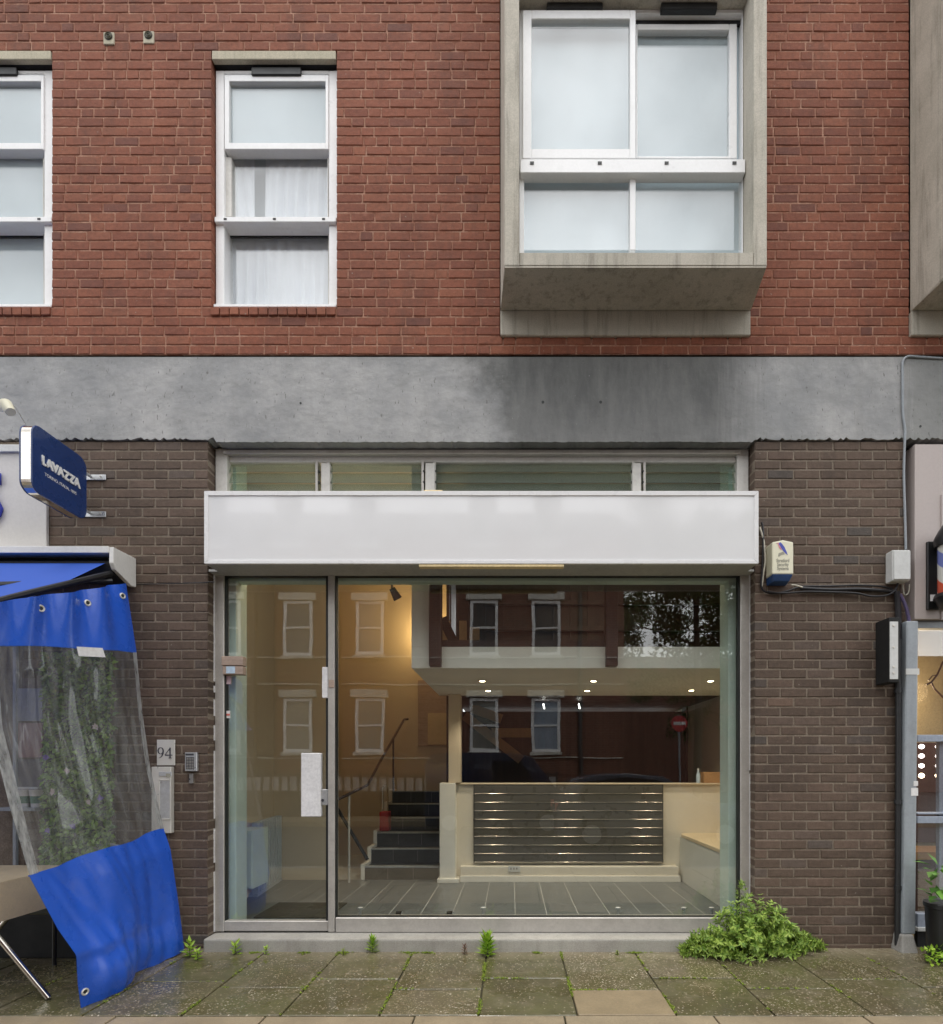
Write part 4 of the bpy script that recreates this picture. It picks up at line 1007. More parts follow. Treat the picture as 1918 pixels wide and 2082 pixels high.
# hanging side curtain
ct = thing('side_curtain', (-2.6, -.6, 0), 'blue tarpaulin side curtain with clear plastic window hanging from awning', 'curtain')
RE = [(0, 256, 1186, -.20), (.17, 277, 1323, -.18), (.33, 288, 1440, -.17), (.5, 305, 1560, -.16), (.665, 333, 1686, -.14), (.72, 346, 1725, -.13), (.85, 362, 1830, -.11), (1, 375, 1932, -.10)]
LE = [(0, -27, 1228, -1.35), (.115, -29, 1312, -1.36), (.33, -22, 1480, -1.38), (.5, 18, 1635, -1.37), (.665, 60, 1782, -1.34), (.8, 118, 1890, -1.24), (.88, 155, 1942, -1.18), (.94, 158, 1998, -1.15), (1, 165, 2052, -1.12)]
def spl(T, v):
    for a, b in zip(T, T[1:]):
        if v <= b[0] + 1e-9:
            k = (v - a[0]) / (b[0] - a[0]); return Vector(P(*[a[i] + (b[i] - a[i]) * k for i in (1, 2)], a[3] + (b[3] - a[3]) * k))
    return Vector(P(*T[-1][1:]))
from mathutils import noise as mn
def curt(u, v, k=0):
    a, b = spl(RE, v), spl(LE, v); p = a + (b - a) * u
    env = min(1, u * 6) * min(1, (1 - u) * 6)
    top = max(0, 1 - v / .2); mid = math.exp(-((v - .45) / .25) ** 2); bot = max(0, (v - .62) / .38)
    d = top * (.035 * math.sin(26 * u * (1 - .35 * v) + 1.2) * (1 - u * .7)) + mid * (.012 * math.sin(24 * u + 9 * v) + .02 * math.sin(9 * u - 4 * v)) \
        + bot * (.05 * math.sin(7.5 * u - 5 * v + 1.) + .018 * math.sin(17 * u + 9 * v) + .006 * math.sin(41 * u - 22 * v)) \
        + .01 * math.sin(8 * v + 5 * u)
    if v > .6:
        q = Vector((u * 4.2 + 1.6 * v, v * 2.0, 1.7)); w_ = min(1, (v - .6) * 9)
        d += w_ * (.06 * (abs(mn.noise(q)) - .2) + .016 * (abs(mn.noise(q * 2.3)) - .2))
    elif v > .2:
        q = Vector((u * 9., v * 2.2, 4.)); d += .045 * (abs(mn.noise(q)) - .2) + .012 * abs(mn.noise(q * 2.7))
    if v > .9: d += .045 * math.sin((v - .9) * 31) * (.3 + .7 * u)
    p.x += d * env * 1.0 + k; p.z += .012 * env * math.sin(11 * u + 2 * v) * (1 if v > .3 else .3)
    return p
def panel(name, v0, v1, mat, nu=70, nv=40, inset=0.):
    m = MB(); m.sheet = True
    for k in (0, .0015):
        base = len(m.v)
        for j in range(nv + 1):
            for i in range(nu + 1): m.v.append(tuple(curt(i / nu, v0 + (v1 - v0) * j / nv, k)))
        for j in range(nv):
            for i in range(nu):
                a = base + j * (nu + 1) + i; q = (a, a + 1, a + nu + 2, a + nu + 1); m.f.append(q if k == 0 else q[::-1])
        if mat is m_clear: break
    return m.build(name, mat, ct, 0, True)
def vs_(u): return .175 - .06 * u
# the seams lean, so rows follow them
def lean(f0, f1, name, mat, nv):
    m = MB(); m.sheet = True; nu = 80
    for k in ((0,) if mat is m_clear else (0, .002)):
        base = len(m.v)
        for j in range(nv + 1):
            for i in range(nu + 1):
                u = i / nu; v = f0(u) + (f1(u) - f0(u)) * j / nv; m.v.append(tuple(curt(u, v, k)))
        for j in range(nv):
            for i in range(nu):
                a = base + j * (nu + 1) + i; q = (a, a + 1, a + nu + 2, a + nu + 1); m.f.append(q if k == 0 else q[::-1])
    return m.build(name, mat, ct, 0, True)
lean(lambda u: 0, vs_, 'valance', m_tarp, 24)
lean(vs_, lambda u: .665, 'clear_window', m_clear, 50)
lean(lambda u: .662, lambda u: 1., 'lower_panel', m_tarp, 46)
for ua, ub in ((0., .035), (.945, 1.)):
    hm = MB(); hm.sheet = True
    for j in range(41):
        for u in (ua, (ua + ub) / 2, ub):
            hm.v.append(tuple(curt(u, vs_(u) + (.663 - vs_(u)) * j / 40, .003)))
    for j in range(40):
        a = j * 3; hm.f += [(a, a + 1, a + 4, a + 3), (a + 1, a + 2, a + 5, a + 4)]
    hm.build('hem', m_hem, ct, 0, True)
m_weld = pbr('welded seam', (.035, .12, .5), .3, .1, bump=.1)
for f_ in (vs_, lambda u: .664):
    sm = MB(); sm.tube([curt(i / 60, f_(i / 60), -.003) for i in range(61)], .005, 5); sm.build('weld_seam', m_weld, ct)
for u, v in ((.06, .03), (.35, .035), (.68, .035), (.97, .965)):
    p = curt(u, v); ring = MB(); n = Vector((1, -.35, 0)).normalized(); s1 = Vector((.35, 1, 0)).normalized(); s2 = Vector((0, 0, 1))
    ring.tube([p + n * .006 + (s1 * math.cos(a) + s2 * math.sin(a)) * .018 for a in [k * math.pi / 8 for k in range(17)]], .006, 6, False)
    o = ring.build('eyelet', m_steel, ct)
    MB().tube([p + n * .003, p + n * .006], .014, 12).build('eyelet_hole', m_gasket, o)
lbq = MB(); lbq.sheet = True
q = [curt(u, vs_(u) + dv, .006) for u, dv in ((.30, -.004), (.47, -.004), (.46, .02), (.285, .02))]
lbq.add(q, [(0, 1, 2, 3)]); lbq.build('care_label', m_paper, ct)
# table beside the curtain
tb = thing('cafe_table', (-3.35, -.75, 0), 'cafe table under tan paper cloth with crossed chrome legs', 'table')
MB().box(-3.75, -3.0, -1.12, -.36, .735, .755).build('table_top', m_tan, tb, .004)
cl = MB(); cl.sheet = True
cl.add([(-3.75, -1.124, .752), (-2.996, -1.124, .752), (-2.996, -1.124, .52), (-3.18, -1.126, .50)], [(0, 1, 2, 3)])
cl.add([(-2.996, -1.122, .752), (-2.996, -.36, .752), (-2.97, -.36, .50), (-2.98, -1.12, .50)], [(0, 1, 2, 3)])
cl.add([(-2.994, -1.126, .75), (-2.96, -1.14, .72), (-2.945, -1.13, .36), (-2.99, -1.122, .45)], [(0, 1, 2, 3)])
cl.build('cloth_drop', m_tan, tb)
for ys in (-1.0, -.5):
    MB().tube([(-2.655, ys, .012), (-3.25, ys, .73)], .017, 10).build('leg', m_chrome, tb, 0, True)
    MB().tube([(-3.7, ys, .012), (-3.1, ys, .73)], .017, 10).build('leg', m_chrome, tb, 0, True)
MB().box(-3.4, -3.0, -.52, -.49, .62, .72).build('apron', m_brownbeam, tb)
chr_ = thing('cafe_chair', (-3.3, -.3, 0), 'dark chair partly hidden behind the clear plastic', 'chair')
MB().box(-3.16, -2.78, -.40, -.06, .43, .46).build('seat', m_black, chr_, .01)
for a in (-3.14, -2.80):
    for b in (-.38, -.08): MB().tube([(a, b, 0), (a, b, .43)], .014, 8).build('leg', m_black, chr_)
bk = MB(); bk.prism([(-3.16, .52), (-2.78, .52), (-2.78, .80), (-2.84, .86), (-2.97, .885), (-3.10, .86), (-3.16, .80)], 'y', -.075, -.05); bk.build('backrest', m_greymetal, chr_, .006)
# ------------------------------------------------------------------ fixtures on the right pier
al = thing('alarm_box', P(1586, 1183, 0), 'cream burglar alarm box with bird emblem and blue base', 'alarm box')
ay = -.118; a0, a1 = X(1572, ay) - .006, X(1613.6, ay)
prof = [(a0 - .004, 0)] 
bx = MB(); zz0, zz1 = Z(1167, ay), Z(1099, ay)
bx.prism([(a0, zz0), (a1, zz0), (a1, zz1 - .012), ((a0 + a1) / 2, zz1 + .006), (a0, zz1 - .012)], 'y', ay, -.004); bx.build('cover', m_cream, al, .01)
bs_ = MB(); bs_.hexa([(a0 + .02, ay + .03, zz0 - .05), (a1 - .02, ay + .03, zz0 - .05), (a1 - .004, -.004, zz0 - .06), (a0 + .004, -.004, zz0 - .06), (a0 + .001, ay + .001, zz0 - .001), (a1 - .001, ay + .001, zz0 - .001), (a1 - .001, -.004, zz0 - .001), (a0 + .001, -.004, zz0 - .001)]); bs_.build('strobe_base', m_bluepl, al, .006)
def pol(m, pts, y0, y1): return m.prism([(X(p[0], ay), Z(p[1], ay)) for p in pts], 'y', y0, y1)
def zp8(x, y): return (1540 + x * .0866, 1080 + y * .0866)
br = al
pol(MB(), [zp8(*p) for p in ((505, 275), (545, 262), (590, 310), (640, 380), (690, 490), (712, 560), (660, 520), (590, 440), (545, 370), (505, 310))], ay - .0022, ay - .0005).build('bird_back', m_birdblue, al)
pol(MB(), [zp8(*p) for p in ((440, 285), (505, 275), (510, 312), (545, 372), (575, 430), (560, 445), (515, 400), (490, 340), (485, 300))], ay - .002, ay - .0005).build('bird_breast', m_birdpink, al)
pol(MB(), [zp8(*p) for p in ((500, 520), (560, 500), (600, 480), (620, 500), (640, 545), (560, 560), (510, 600), (490, 590))], ay - .0018, ay - .0005).build('bird_perch', m_printgrey, al)
for i, w_ in enumerate(('Stratford', 'Security', 'Systems')):
    lettering(w_, .040, (X(1592, ay), ay - .0012, Z(1140 + 8.0 * i, ay)), FRONT, m_printgrey, al, sx=.72, ext=.0005, bold=.0009)
jb = thing('junction_box', P(1830, 1181, 0), 'pale grey junction box high on the pier edge', 'junction box')
jy = -.09; MB().box(X(1815, jy), X(1851, jy), jy, -.004, Z(1181, jy), Z(1118, jy)).build('casing', m_greybox, jb, .006)
MB().box(X(1815, jy) + .004, X(1851, jy) - .004, jy - .012, jy - .0005, Z(1179, jy), Z(1120, jy)).build('lid', m_greybox, jb, .004)
def cable(name, pts, r_, mat, label, y=-.018):
    P_ = [Vector(P(*p, y) if len(p) == 2 else P(*p)) for p in pts]; out = []
    for i in range(len(P_) - 1):
        p0, p1, p2, p3 = P_[max(i - 1, 0)], P_[i], P_[i + 1], P_[min(i + 2, len(P_) - 1)]
        for k in range(6):
            t = k / 6; out.append(.5 * ((2 * p1) + (p2 - p0) * t + (2 * p0 - 5 * p1 + 4 * p2 - p3) * t * t + (3 * p1 - p0 - 3 * p2 + p3) * t ** 3))
    out.append(P_[-1]); o = MB().tube(out, r_, 8).build(name, mat, None, 0, True); return tag(o, label, 'cable')
cable('cable', [(1545, 1072), (1553, 1100), (1556, 1140), (1552, 1170), (1549, 1195)], .007, m_wcable, 'white cable hanging between the fascia and alarm box')
cable('cable', [(1549, 1062), (1552, 1085), (1550, 1160), (1548, 1190), (1556, 1203), (1575, 1207), (1600, 1202), (1630, 1193), (1680, 1192), (1740, 1190), (1790, 1192), (1815, 1198)], .008, m_cable, 'black cable looping below the alarm box towards the junction box')
cable('cable', [(1560, 1203), (1590, 1206), (1640, 1203), (1690, 1204), (1740, 1206), (1770, 1212), (1800, 1211), (1818, 1202), (1826, 1186)], .008, m_cable, 'lower black cable sagging between alarm box and junction box', -.03)
cable('cable', [(1628, 1196), (1690, 1199), (1750, 1198), (1822, 1203)], .014, m_cable, 'thick black cable bundle strapped across the pier', -.022)
cable('cable', [(1609, 1189), (1618, 1190), (1632, 1194)], .006, m_wcable, 'short pale cable end under the alarm box', -.045)
cable('cable', [(1824, 1203), (1826, 1230), (1827, 1260), (1827, 1300)], .022, m_cable, 'thick black conduit below the junction box', -.03)
cable('cable', [(1830, 1208), (1840, 1228), (1846, 1248), (1849, 1266)], .013, pbr('purple sheath', (.10, .08, .16), .4, bump=0), 'dark purple cable bending into the grey post', -.04)
cable('cable', [(1920, 729, -.02), (1870, 726, -.022), (1846, 725, -.022), (1836, 735, -.022), (1835, 760, -.022), (1836, 840, -.022), (1840, 870, -.022), (1840, 890, -.022), (1838, 960, -.012), (1840, 1040, -.012), (1842, 1118, -.012)], .009, m_greymetal, 'thin grey cable running down the beam and pier edge')
cable('cable', [(1836, 1188), (1838, 1205), (1842, 1210), (1848, 1203), (1849, 1188)], .004, m_printgrey, 'thin looped wire under the junction box', -.05)
cable('cable', [(278, 1188), (330, 1187), (400, 1185), (436, 1183)], .004, m_cable, 'thin dark cable along the brick left of the door', -.008)
pj = thing('projecting_box', P(1800, 1387, 0), 'black projecting sign box seen edge on, grey screwed front', 'sign box')
pjy = -.165; x0, x1 = X(1808, pjy), X(1830, pjy)
MB().box(x0, x1, pjy, -.004, Z(1387, pjy), Z(1255, pjy)).build('casing', m_blackmatt, pj, .003)
fc = MB().box(x0 + .004, x1 - .016, pjy - .004, pjy - .0005, Z(1381, pjy), Z(1264, pjy)).build('edge_strip', m_greybox, pj, .001)
for py in (1272, 1316, 1356, 1368): MB().disc((x0 + .034, pjy - .009, Z(py, pjy)), .009, 'y', .0045, 10).build('screw', m_steel, fc)
dp = thing('drainpipe', P(1826, 1924, -.04), 'slim black drainpipe running down the pier edge', 'drainpipe')
MB().tube([P(1826, 1300, -.04), P(1827, 1500, -.04), P(1825, 1922, -.04)], .021, 12).build('pipe', m_pipe, dp, 0, True)
for py in (1400, 1626, 1800): MB().tube([P(1826, py, -.04), P(1826, py + 9, -.04)], .028, 12).build('collar', m_pipe, dp, 0, True)
gp = thing('corner_post', P(1852, 1926, -.06), 'grey metal corner post of the barber front on stone foot', 'post')
MB().hexa([(X(1836, -.08), -.08, .14), (X(1862, -.08), -.08, .14), (X(1862, -.08), .1, .14), (X(1836, -.08), .1, .14),
           (X(1843, -.08), -.08, Z(1262, -.08)), (X(1868, -.08), -.08, Z(1262, -.08)), (X(1868, -.08), .1, Z(1262, -.08)), (X(1843, -.08), .1, Z(1262, -.08))]).build('shaft', m_greymetal, gp, .012)
MB().hexa([(X(1829, -.1), -.13, -.01), (X(1864, -.1), -.13, -.01), (X(1864, -.1), .05, -.01), (X(1829, -.1), .05, -.01),
           (X(1836, -.1), -.09, .14), (X(1860, -.1), -.09, .14), (X(1860, -.1), .05, .14), (X(1836, -.1), .05, .14)]).build('stone_foot', m_stone, gp, .015)
for t, u, a, b in ((1588, 1598, 1858, 1867), (1602, 1618, 1853, 1867)): pb(MB(), a, b, t, u, -.0825, -.081).build('sticker', m_paper, gp)
MB().hexa([(X(1842, -.08), -.083, Z(1375)), (X(1869, -.08), -.083, Z(1375)), (X(1869, -.08), .1, Z(1375)), (X(1842, -.08), .1, Z(1375)),
           (X(1842, -.08), -.083, Z(1363)), (X(1869, -.08), -.083, Z(1363)), (X(1869, -.08), .1, Z(1363)), (X(1842, -.08), .1, Z(1363))]).build('tape_band', m_greybox, gp)
# barber front
bf = thing('barber_shopfront', (X(1900), 0, 0), 'pinkish barber shopfront with blue grey window frame and lit interior', 'shopfront')
MB().box(X(1857), xr, -.02, .12, Z(1260), Z(906)).build('panel', m_pinkpanel, bf, .003)
MB().box(X(1915, -.03), X(1919, -.03), -.03, -.0205, Z(1260, -.03), Z(1005, -.03)).build('panel_bead', m_pinkpanel, bf)
MB().box(X(1857), xr, .0, .1, zbeam - .12, Z(897)).build('shadow_gap', m_recess, bf) if False else None
MB().box(X(1868), xr, .02, .12, Z(1276), Z(1262)).build('head_rail', m_greymetal, bf, .003)
for t, u, y0 in ((1494, 1508, .02), (1652, 1656, .02), (1660, 1674, .015), (1858, 1885, .02)): pb(MB(), 1866, 2900, t, u, y0, .1).build('rail', m_bluegrey, bf, .003)
pb(MB(), 1866, 2900, 1886, 1894, .005, .1).build('sill', m_greybox, bf, .003); pb(MB(), 1866, 2900, 1895, 1940, .06, .1).build('base', m_recess, bf)
for t, u in ((1276, 1494), (1508, 1652), (1674, 1858)): pb(MB(), 1867, 2900, t, u, .05, .056).build('pane', m_glass, bf)
pb(MB(), 1910, 1922, 1508, 1860, .06, .1).build('mullion', m_bluegrey, bf, .003)
bi = MB(); bi.box(X(1866, .1), 8.4, .95, 1.0, 0, 3.6); bi.box(3.21, 3.25, .12, .95, 0, 3.6); bi.box(3.25, 8.4, .12, .95, 3.0, 3.05)
bi.box(3.25, 8.4, .12, .95, -.03, .02); bi.build('interior', pbr('barber wall', (.33, .28, .17), .6, bump=.05), bf)
MB().box(3.4, 5.2, .5, .9, .65, .72).build('counter', m_orange, bf); MB().box(3.4, 5.2, .55, .9, .05, .64).build('cupboard', m_brownbeam, bf)
MB().box(3.3, 5.3, .93, .948, .75, 1.75).build('wood_panel', m_brownbeam, bf)
MB().box(X(1842), xr, .13, .3, Z(1262), Z(880)).build('gap_blocker', m_recess, bf)  # unseen dark box blocking the sky behind the gap over the panel
lpm = emit('vanity bulb', (1, .86, .8), 4)
for i, (px, py) in enumerate(((1874, 1518), (1874, 1537), (1874, 1557), (1908, 1518), (1908, 1537), (1908, 1557), (1874, 1577), (1908, 1577))):
    c = P(px, py, .6); o = MB().lathe((c[0], c[1], c[2] - .022), [(.005, 0), (.019, .008), (.024, .022), (.019, .036), (.005, .044)], 10).build('vanity_bulb', lpm if i < 6 else m_lamp, bf, 0, True)
lamp('barber_lamp', (4.1, .55, 2.2), 14, (1, .74, .45), bf, .1)
twg = MB(); r = random.Random(5)
twg.tube([P(1918, 1345, .4), P(1906, 1372, .4), P(1893, 1388, .4), P(1884, 1392, .4)], .008, 6); twg.tube([P(1893, 1386, .4), P(1900, 1400, .4), P(1918, 1418, .4)], .008, 6); twg.tube([P(1906, 1372, .4), P(1896, 1374, .4), P(1888, 1384, .4)], .005, 6)
o = twg.build('twig', m_brownbeam); tag(o, 'bare twig decoration behind the barber window', 'twig')
bp = thing('barber_pole', P(1934, 1247, -.1), 'striped barber pole in black caps at the picture edge', 'barber pole')
py_ = -.16; cxp = X(1935, py_)
MB().box(X(1884, -.03), X(1912, -.03), -.045, -.0205, Z(1240, -.03), Z(1102, -.03)).build('back_plate', m_black, bp, .004)
pb(MB(), 1892, 1906, 1209, 1222, -.047, -.0455).build('plate_label', m_paper, bp)
zb0, zb1 = Z(1212, py_), Z(1102, py_); rp_ = (1925 - 1902) * (D + py_) / F
def pole_mat():
    t = NT('barber stripes'); sp = t.n('SeparateXYZ'); t.l(t.pos(), sp.inputs[0])
    dx = t.math('SUBTRACT', sp.outputs['X'], cxp); dy = t.math('SUBTRACT', sp.outputs['Y'], py_)
    a = t.math('ADD', t.math('DIVIDE', t.math('ARCTAN2', dy, dx), 2 * math.pi), t.math('ADD', t.math('MULTIPLY', sp.outputs['Z'], 2.1), .72)); f = t.math('FRACT', a)
    return t.bsdf(t.ramp(f, [(0, (.66, .66, .62)), (.25, (.66, .66, .62)), (.27, (.62, .10, .05)), (.48, (.62, .10, .05)), (.5, (.66, .66, .62)), (.74, (.66, .66, .62)), (.76, (.16, .2, .5)), (.98, (.16, .2, .5)), (1, (.66, .66, .62))]), .2)
MB().lathe((cxp, py_, zb0), [(rp_, 0), (rp_, zb1 - zb0)], 28).build('striped_cylinder', pole_mat(), bp, 0, True)
MB().lathe((cxp, py_, zb1 + .001), [(rp_ + .02, -.03), (rp_ + .03, .02), (rp_ + .02, .05), (rp_ * .95, .10), (rp_ * .6, .15), (.02, .165)], 24).build('top_cap', m_black, bp, 0, True)
MB().lathe((cxp, py_, zb0 - .13), [(.02, 0), (rp_ * .8, .03), (rp_ + .01, .09), (rp_ + .028, .12), (rp_ + .02, .15)], 24).build('bottom_cap', m_black, bp, 0, True)
for zq in (zb0 + .0, zb1 - .0): MB().box(cxp - .03, cxp + .03, py_ + rp_ * .5, -.046, zq - .02, zq + .02).build('bracket', m_black, bp)
# ------------------------------------------------------------------ plants
def leaf(m, base, d, up, ln, w, fold=.25):
    d = Vector(d).normalized(); s = d.cross(Vector(up))
    if s.length < 1e-4: s = d.orthogonal()
    s.normalize(); n = s.cross(d).normalized(); b = Vector(base)
    c = b + d * ln * .45 - n * w * fold
    m.add([b, b + d * ln * .42 + s * w / 2, b + d * ln - n * w * .3, b + d * ln * .42 - s * w / 2, c], [(0, 1, 4), (1, 2, 4), (2, 3, 4), (3, 0, 4)])
def rv(r): return Vector((r.uniform(-1, 1), r.uniform(-1, 1), r.uniform(-1, 1)))
def interp(T, x):
    for (a, b), (c, d) in zip(T, T[1:]):
        if x <= c: return b + (d - b) * (x - a) / (c - a)
    return T[-1][1]
bush = thing('leafy_bush', (X(1545, -.2), -.15, 0), 'bushy green weed spilling over the step end and pier foot', 'bush')
r = random.Random(17); fo = MB(); fo.sheet = True; stm = MB()
HT = [(1382, .04), (1410, .12), (1450, .20), (1475, .30), (1505, .40), (1560, .37), (1605, .29), (1650, .14), (1695, .05)]
DT = [(1382, .10), (1430, .22), (1500, .32), (1580, .33), (1640, .24), (1695, .10)]
for i in range(250):                                        # sprigs arching out from the crack at the wall foot
    px0 = r.uniform(1430, 1625); tx = px0 + r.gauss(6, 32) + (px0 - 1530) * .5; tx = max(1388, min(1692, tx))
    h = interp(HT, tx) * r.uniform(.04, 1.25); dp = interp(DT, tx) * r.uniform(.1, 1.1) * math.sqrt(max(.05, 1 - min(1, h / (interp(HT, tx) * 1.3)) ** 2))
    lip = -.10 if tx < 1530 else -.02
    p0 = Vector((X(px0, -.1), -.10 if px0 < 1535 else -.02, .01)); p2 = Vector((X(tx, -.2), lip - dp, max(.02, h)))
    p1 = (p0 + p2) / 2 + Vector((r.gauss(0, .02), -.03, .06)); pts = []
    for k in range(9): t = k / 8; pts.append(p0 * (1 - t) ** 2 + p1 * 2 * t * (1 - t) + p2 * t * t)
    stm.tube(pts, [.003 - .0025 * k / 8 for k in range(9)], 4)
    big = r.uniform(.8, 1.25)
    for k in range(2, 9):
        for jit in range(2):
            t = (k - r.random()) / 8; c = p0 * (1 - t) ** 2 + p1 * 2 * t * (1 - t) + p2 * t * t
            out = (pts[k] - pts[k - 1]).normalized(); s1 = out.orthogonal().normalized(); s2 = out.cross(s1); n = r.randint(3, 4); b0 = r.random() * 6
            for j in range(n):
                b = b0 + 2 * math.pi * j / n; el = r.uniform(.1, .8); dd = (s1 * math.cos(b) + s2 * math.sin(b)) * math.cos(el) + out * math.sin(el)
                leaf(fo, c, dd, out + Vector((0, -.3, .5)), r.uniform(.026, .050) * big, r.uniform(.011, .019) * big)
for i in range(60):                                          # thin taller sprig against the jamb
    t = r.random(); c = Vector((X(1508, -.12) + r.uniform(-.05, .05) * (1.3 - t), -.12 + r.uniform(-.03, .03), .36 + .22 * t))
    for j in range(5): leaf(fo, c, rv(r) + Vector((0, 0, .4)), (0, 0, 1), r.uniform(.02, .036), .009)
for k in range(5): stm.tube([(X(1510 + k * 3, -.12), -.12, .05), (X(1506 + k * 3, -.12), -.13, .35), (X(1500 + k * 4, -.12), -.12, .55 - .03 * k)], .002, 4)
fo.build('foliage', m_bush, bush); stm.build('stems', m_stem, bush)
def weed(px, py, h, n, mat, label, spread=.5, y=None, lw=.016, name='weed'):
    d = CH * F / (py - HY); y = d - D; x = X(px, y); o = thing(name, (x, y, 0), label, 'weed'); m = MB(); m.sheet = True; q = random.Random(int(px)); s = MB()
    s.tube([(x, y, -.005), (x + .003, y - .004, h * .8)], .003, 5)
    for i in range(n):
        t = i / n; b = i * 2.4; el = R(25 + 50 * t)
        leaf(m, (x, y, h * .8 * t), (math.cos(b) * math.cos(el) * spread * 2, math.sin(b) * math.cos(el) * spread * 2, math.sin(el)), (0, 0, 1), h * q.uniform(.42, .62), lw * q.uniform(.8, 1.2))
    m.build('leaves', mat, o); s.build('stem', m_stem, o); return o
weed(991, 1943, .18, 60, m_weed, 'bright green upright weed in the middle of the step foot', .75, lw=.032)
weed(758, 1936, .13, 36, m_weed, 'small bright weed under the mullion end of the step', .6, lw=.024)
weed(386, 1946, .14, 16, m_weed, 'broad leaved weed between curtain and step end', .8, lw=.035)
weed(402, 1952, .09, 12, m_weed, 'low sprawling weed at the very corner of the step', .9, lw=.03)
weed(479, 1940, .11, 14, m_weed, 'leafy weed below the door bottom rail', .8, lw=.03)
weed(541, 1941, .07, 12, m_weed, 'tiny weed below the door centre', .7, lw=.02)
weed(698, 1942, .06, 14, m_mosscol, 'mossy tuft where slabs meet the step under the mullion', .8, lw=.01)
weed(945, 1940, .08, 26, m_drytuft, 'dry reddish brown sprig at the step foot', .9, lw=.009)
weed(1255, 1941, .035, 30, m_mosscol, 'flat dry grass tuft along the step foot beside the bush', 1.6, lw=.008)
r = random.Random(2); ms = MB(); ms.sheet = True
def moss(x, y, n, s):
    for i in range(n):
        p = Vector((x + r.gauss(0, s), y + r.gauss(0, s), .0)); leaf(ms, p, (r.uniform(-1, 1), r.uniform(-1, 1), r.uniform(.3, 1.4)), (0, 0, 1), r.uniform(.006, .016), r.uniform(.005, .009))
for k in range(-5, 6):
    x = XJ0 + .6 * k; dens = {0: 1.6, 1: 1.2, -1: .8, -2: .9, -3: .5, 2: .7, 3: .5}.get(k, .25)
    for i in range(int(95 * dens)):
        y = -.1 - 1.12 * r.random()
        if math.sin(y * 9 + k * 2.3) + r.gauss(0, .4) > .1: moss(x, y, 7, .006)
    yc = cross.get(k, -.7); 
    for i in range(int(46 * dens)):
        xx = x + .6 * r.random()
        if math.sin(xx * 8 + k) + r.gauss(0, .4) > .25: moss(xx, yc, 6, .006)
for px, s in ((835, .05), (520, .02), (700, .02), (1090, .02), (1290, .04), (1440, .03), (870, .03), (620, .02)):
    for i in range(26): moss(X(px, -.1) + r.gauss(0, s), -.105 - abs(r.gauss(0, .012)), 8, .006)
tag(ms.build('moss', m_mosscol), 'bright moss growing along the slab joints', 'moss', kind='stuff')
lt = MB(); lt.sheet = True; r = random.Random(8)
for i in range(70):
    p = Vector((r.uniform(-2.6, 3.2), r.uniform(-1.2, -.12), .007)); leaf(lt, p, (r.uniform(-1, 1), r.uniform(-1, 1), .02), (0, 0, 1), r.uniform(.006, .02), r.uniform(.004, .012), .05)
tag(lt.build('litter', pbr('dead petals', (.34, .24, .18), .8, .3, bump=0)), 'scattered pale petals and bits on the wet slabs', 'litter', kind='stuff')
# climbing plants behind the plastic
cp = thing('flowering_climber', (X(160), -.08, 0), 'green climbing plants with purple and pale flowers behind the plastic', 'plant')
MB().box(X(94), X(226), -.022, -.005, 0, Z(1325)).build('trellis_board', m_dim, cp)
m = MB(); m.sheet = True; r = random.Random(4)
for i in range(3400):
    px = r.uniform(88, 230); py = 1325 + 460 * r.random(); y = -.03 - .09 * r.random()
    leaf(m, P(px, py, y), rv(r) + Vector((0, -.6, -.5)), (0, -1, .3), r.uniform(.03, .06), r.uniform(.02, .042), .15)
m.build('foliage', m_ivy, cp)
for i, (px, py, mt) in enumerate(((205, 1622, m_petal), (95, 1540, m_petal), (150, 1680, m_petal), (98, 1688, m_petal), (138, 1568, m_petalw), (108, 1610, m_petalw), (180, 1630, m_petalw), (196, 1478, m_petalw))):
    m = MB(); m.sheet = True; c = Vector(P(px, py, -.14))
    for k in range(7): a = k * .9; leaf(m, c, (math.cos(a), -.5, math.sin(a)), (0, -1, 0), r.uniform(.018, .036), .024, .1)
    m.build('flower', mt, cp)
# planter at the right edge
pt = thing('planter', (X(1930, -.3), -.3, 0), 'tall black planter with broad green leaves at the picture edge', 'planter')
pc = (X(1925, -.25), -.25, 0)
MB().lathe(pc, [(.125, 0), (.14, .40), (.15, .405), (.15, .44), (.13, .44)], 24).build('pot', m_black, pt, 0, True)
m = MB(); m.sheet = True; r = random.Random(6)
for i in range(70):
    c = Vector((pc[0] + r.uniform(-.10, .14), pc[1] + r.uniform(-.1, .08), .45 + r.uniform(0, .3)))
    leaf(m, c, Vector((c.x - pc[0], c.y - pc[1] - .05, .02 + r.uniform(-.08, .12))), (0, 0, 1), r.uniform(.08, .13), r.uniform(.05, .08), .12)
m.build('foliage', m_bigleaf, pt)
gc = thing('ground_plant', (X(1905, -.4), -.4, 0), 'low green plant at the foot of the planter', 'plant')
m = MB(); m.sheet = True
for i in range(110):
    c = Vector((X(1912, -.38) + r.uniform(-.09, .12), -.36 + r.uniform(-.06, .06), r.uniform(.01, .12)))
    leaf(m, c, rv(r) + Vector((0, -.3, .3)), (0, 0, 1), r.uniform(.03, .05), r.uniform(.02, .032), .12)
m.build('foliage', m_weed, gc)

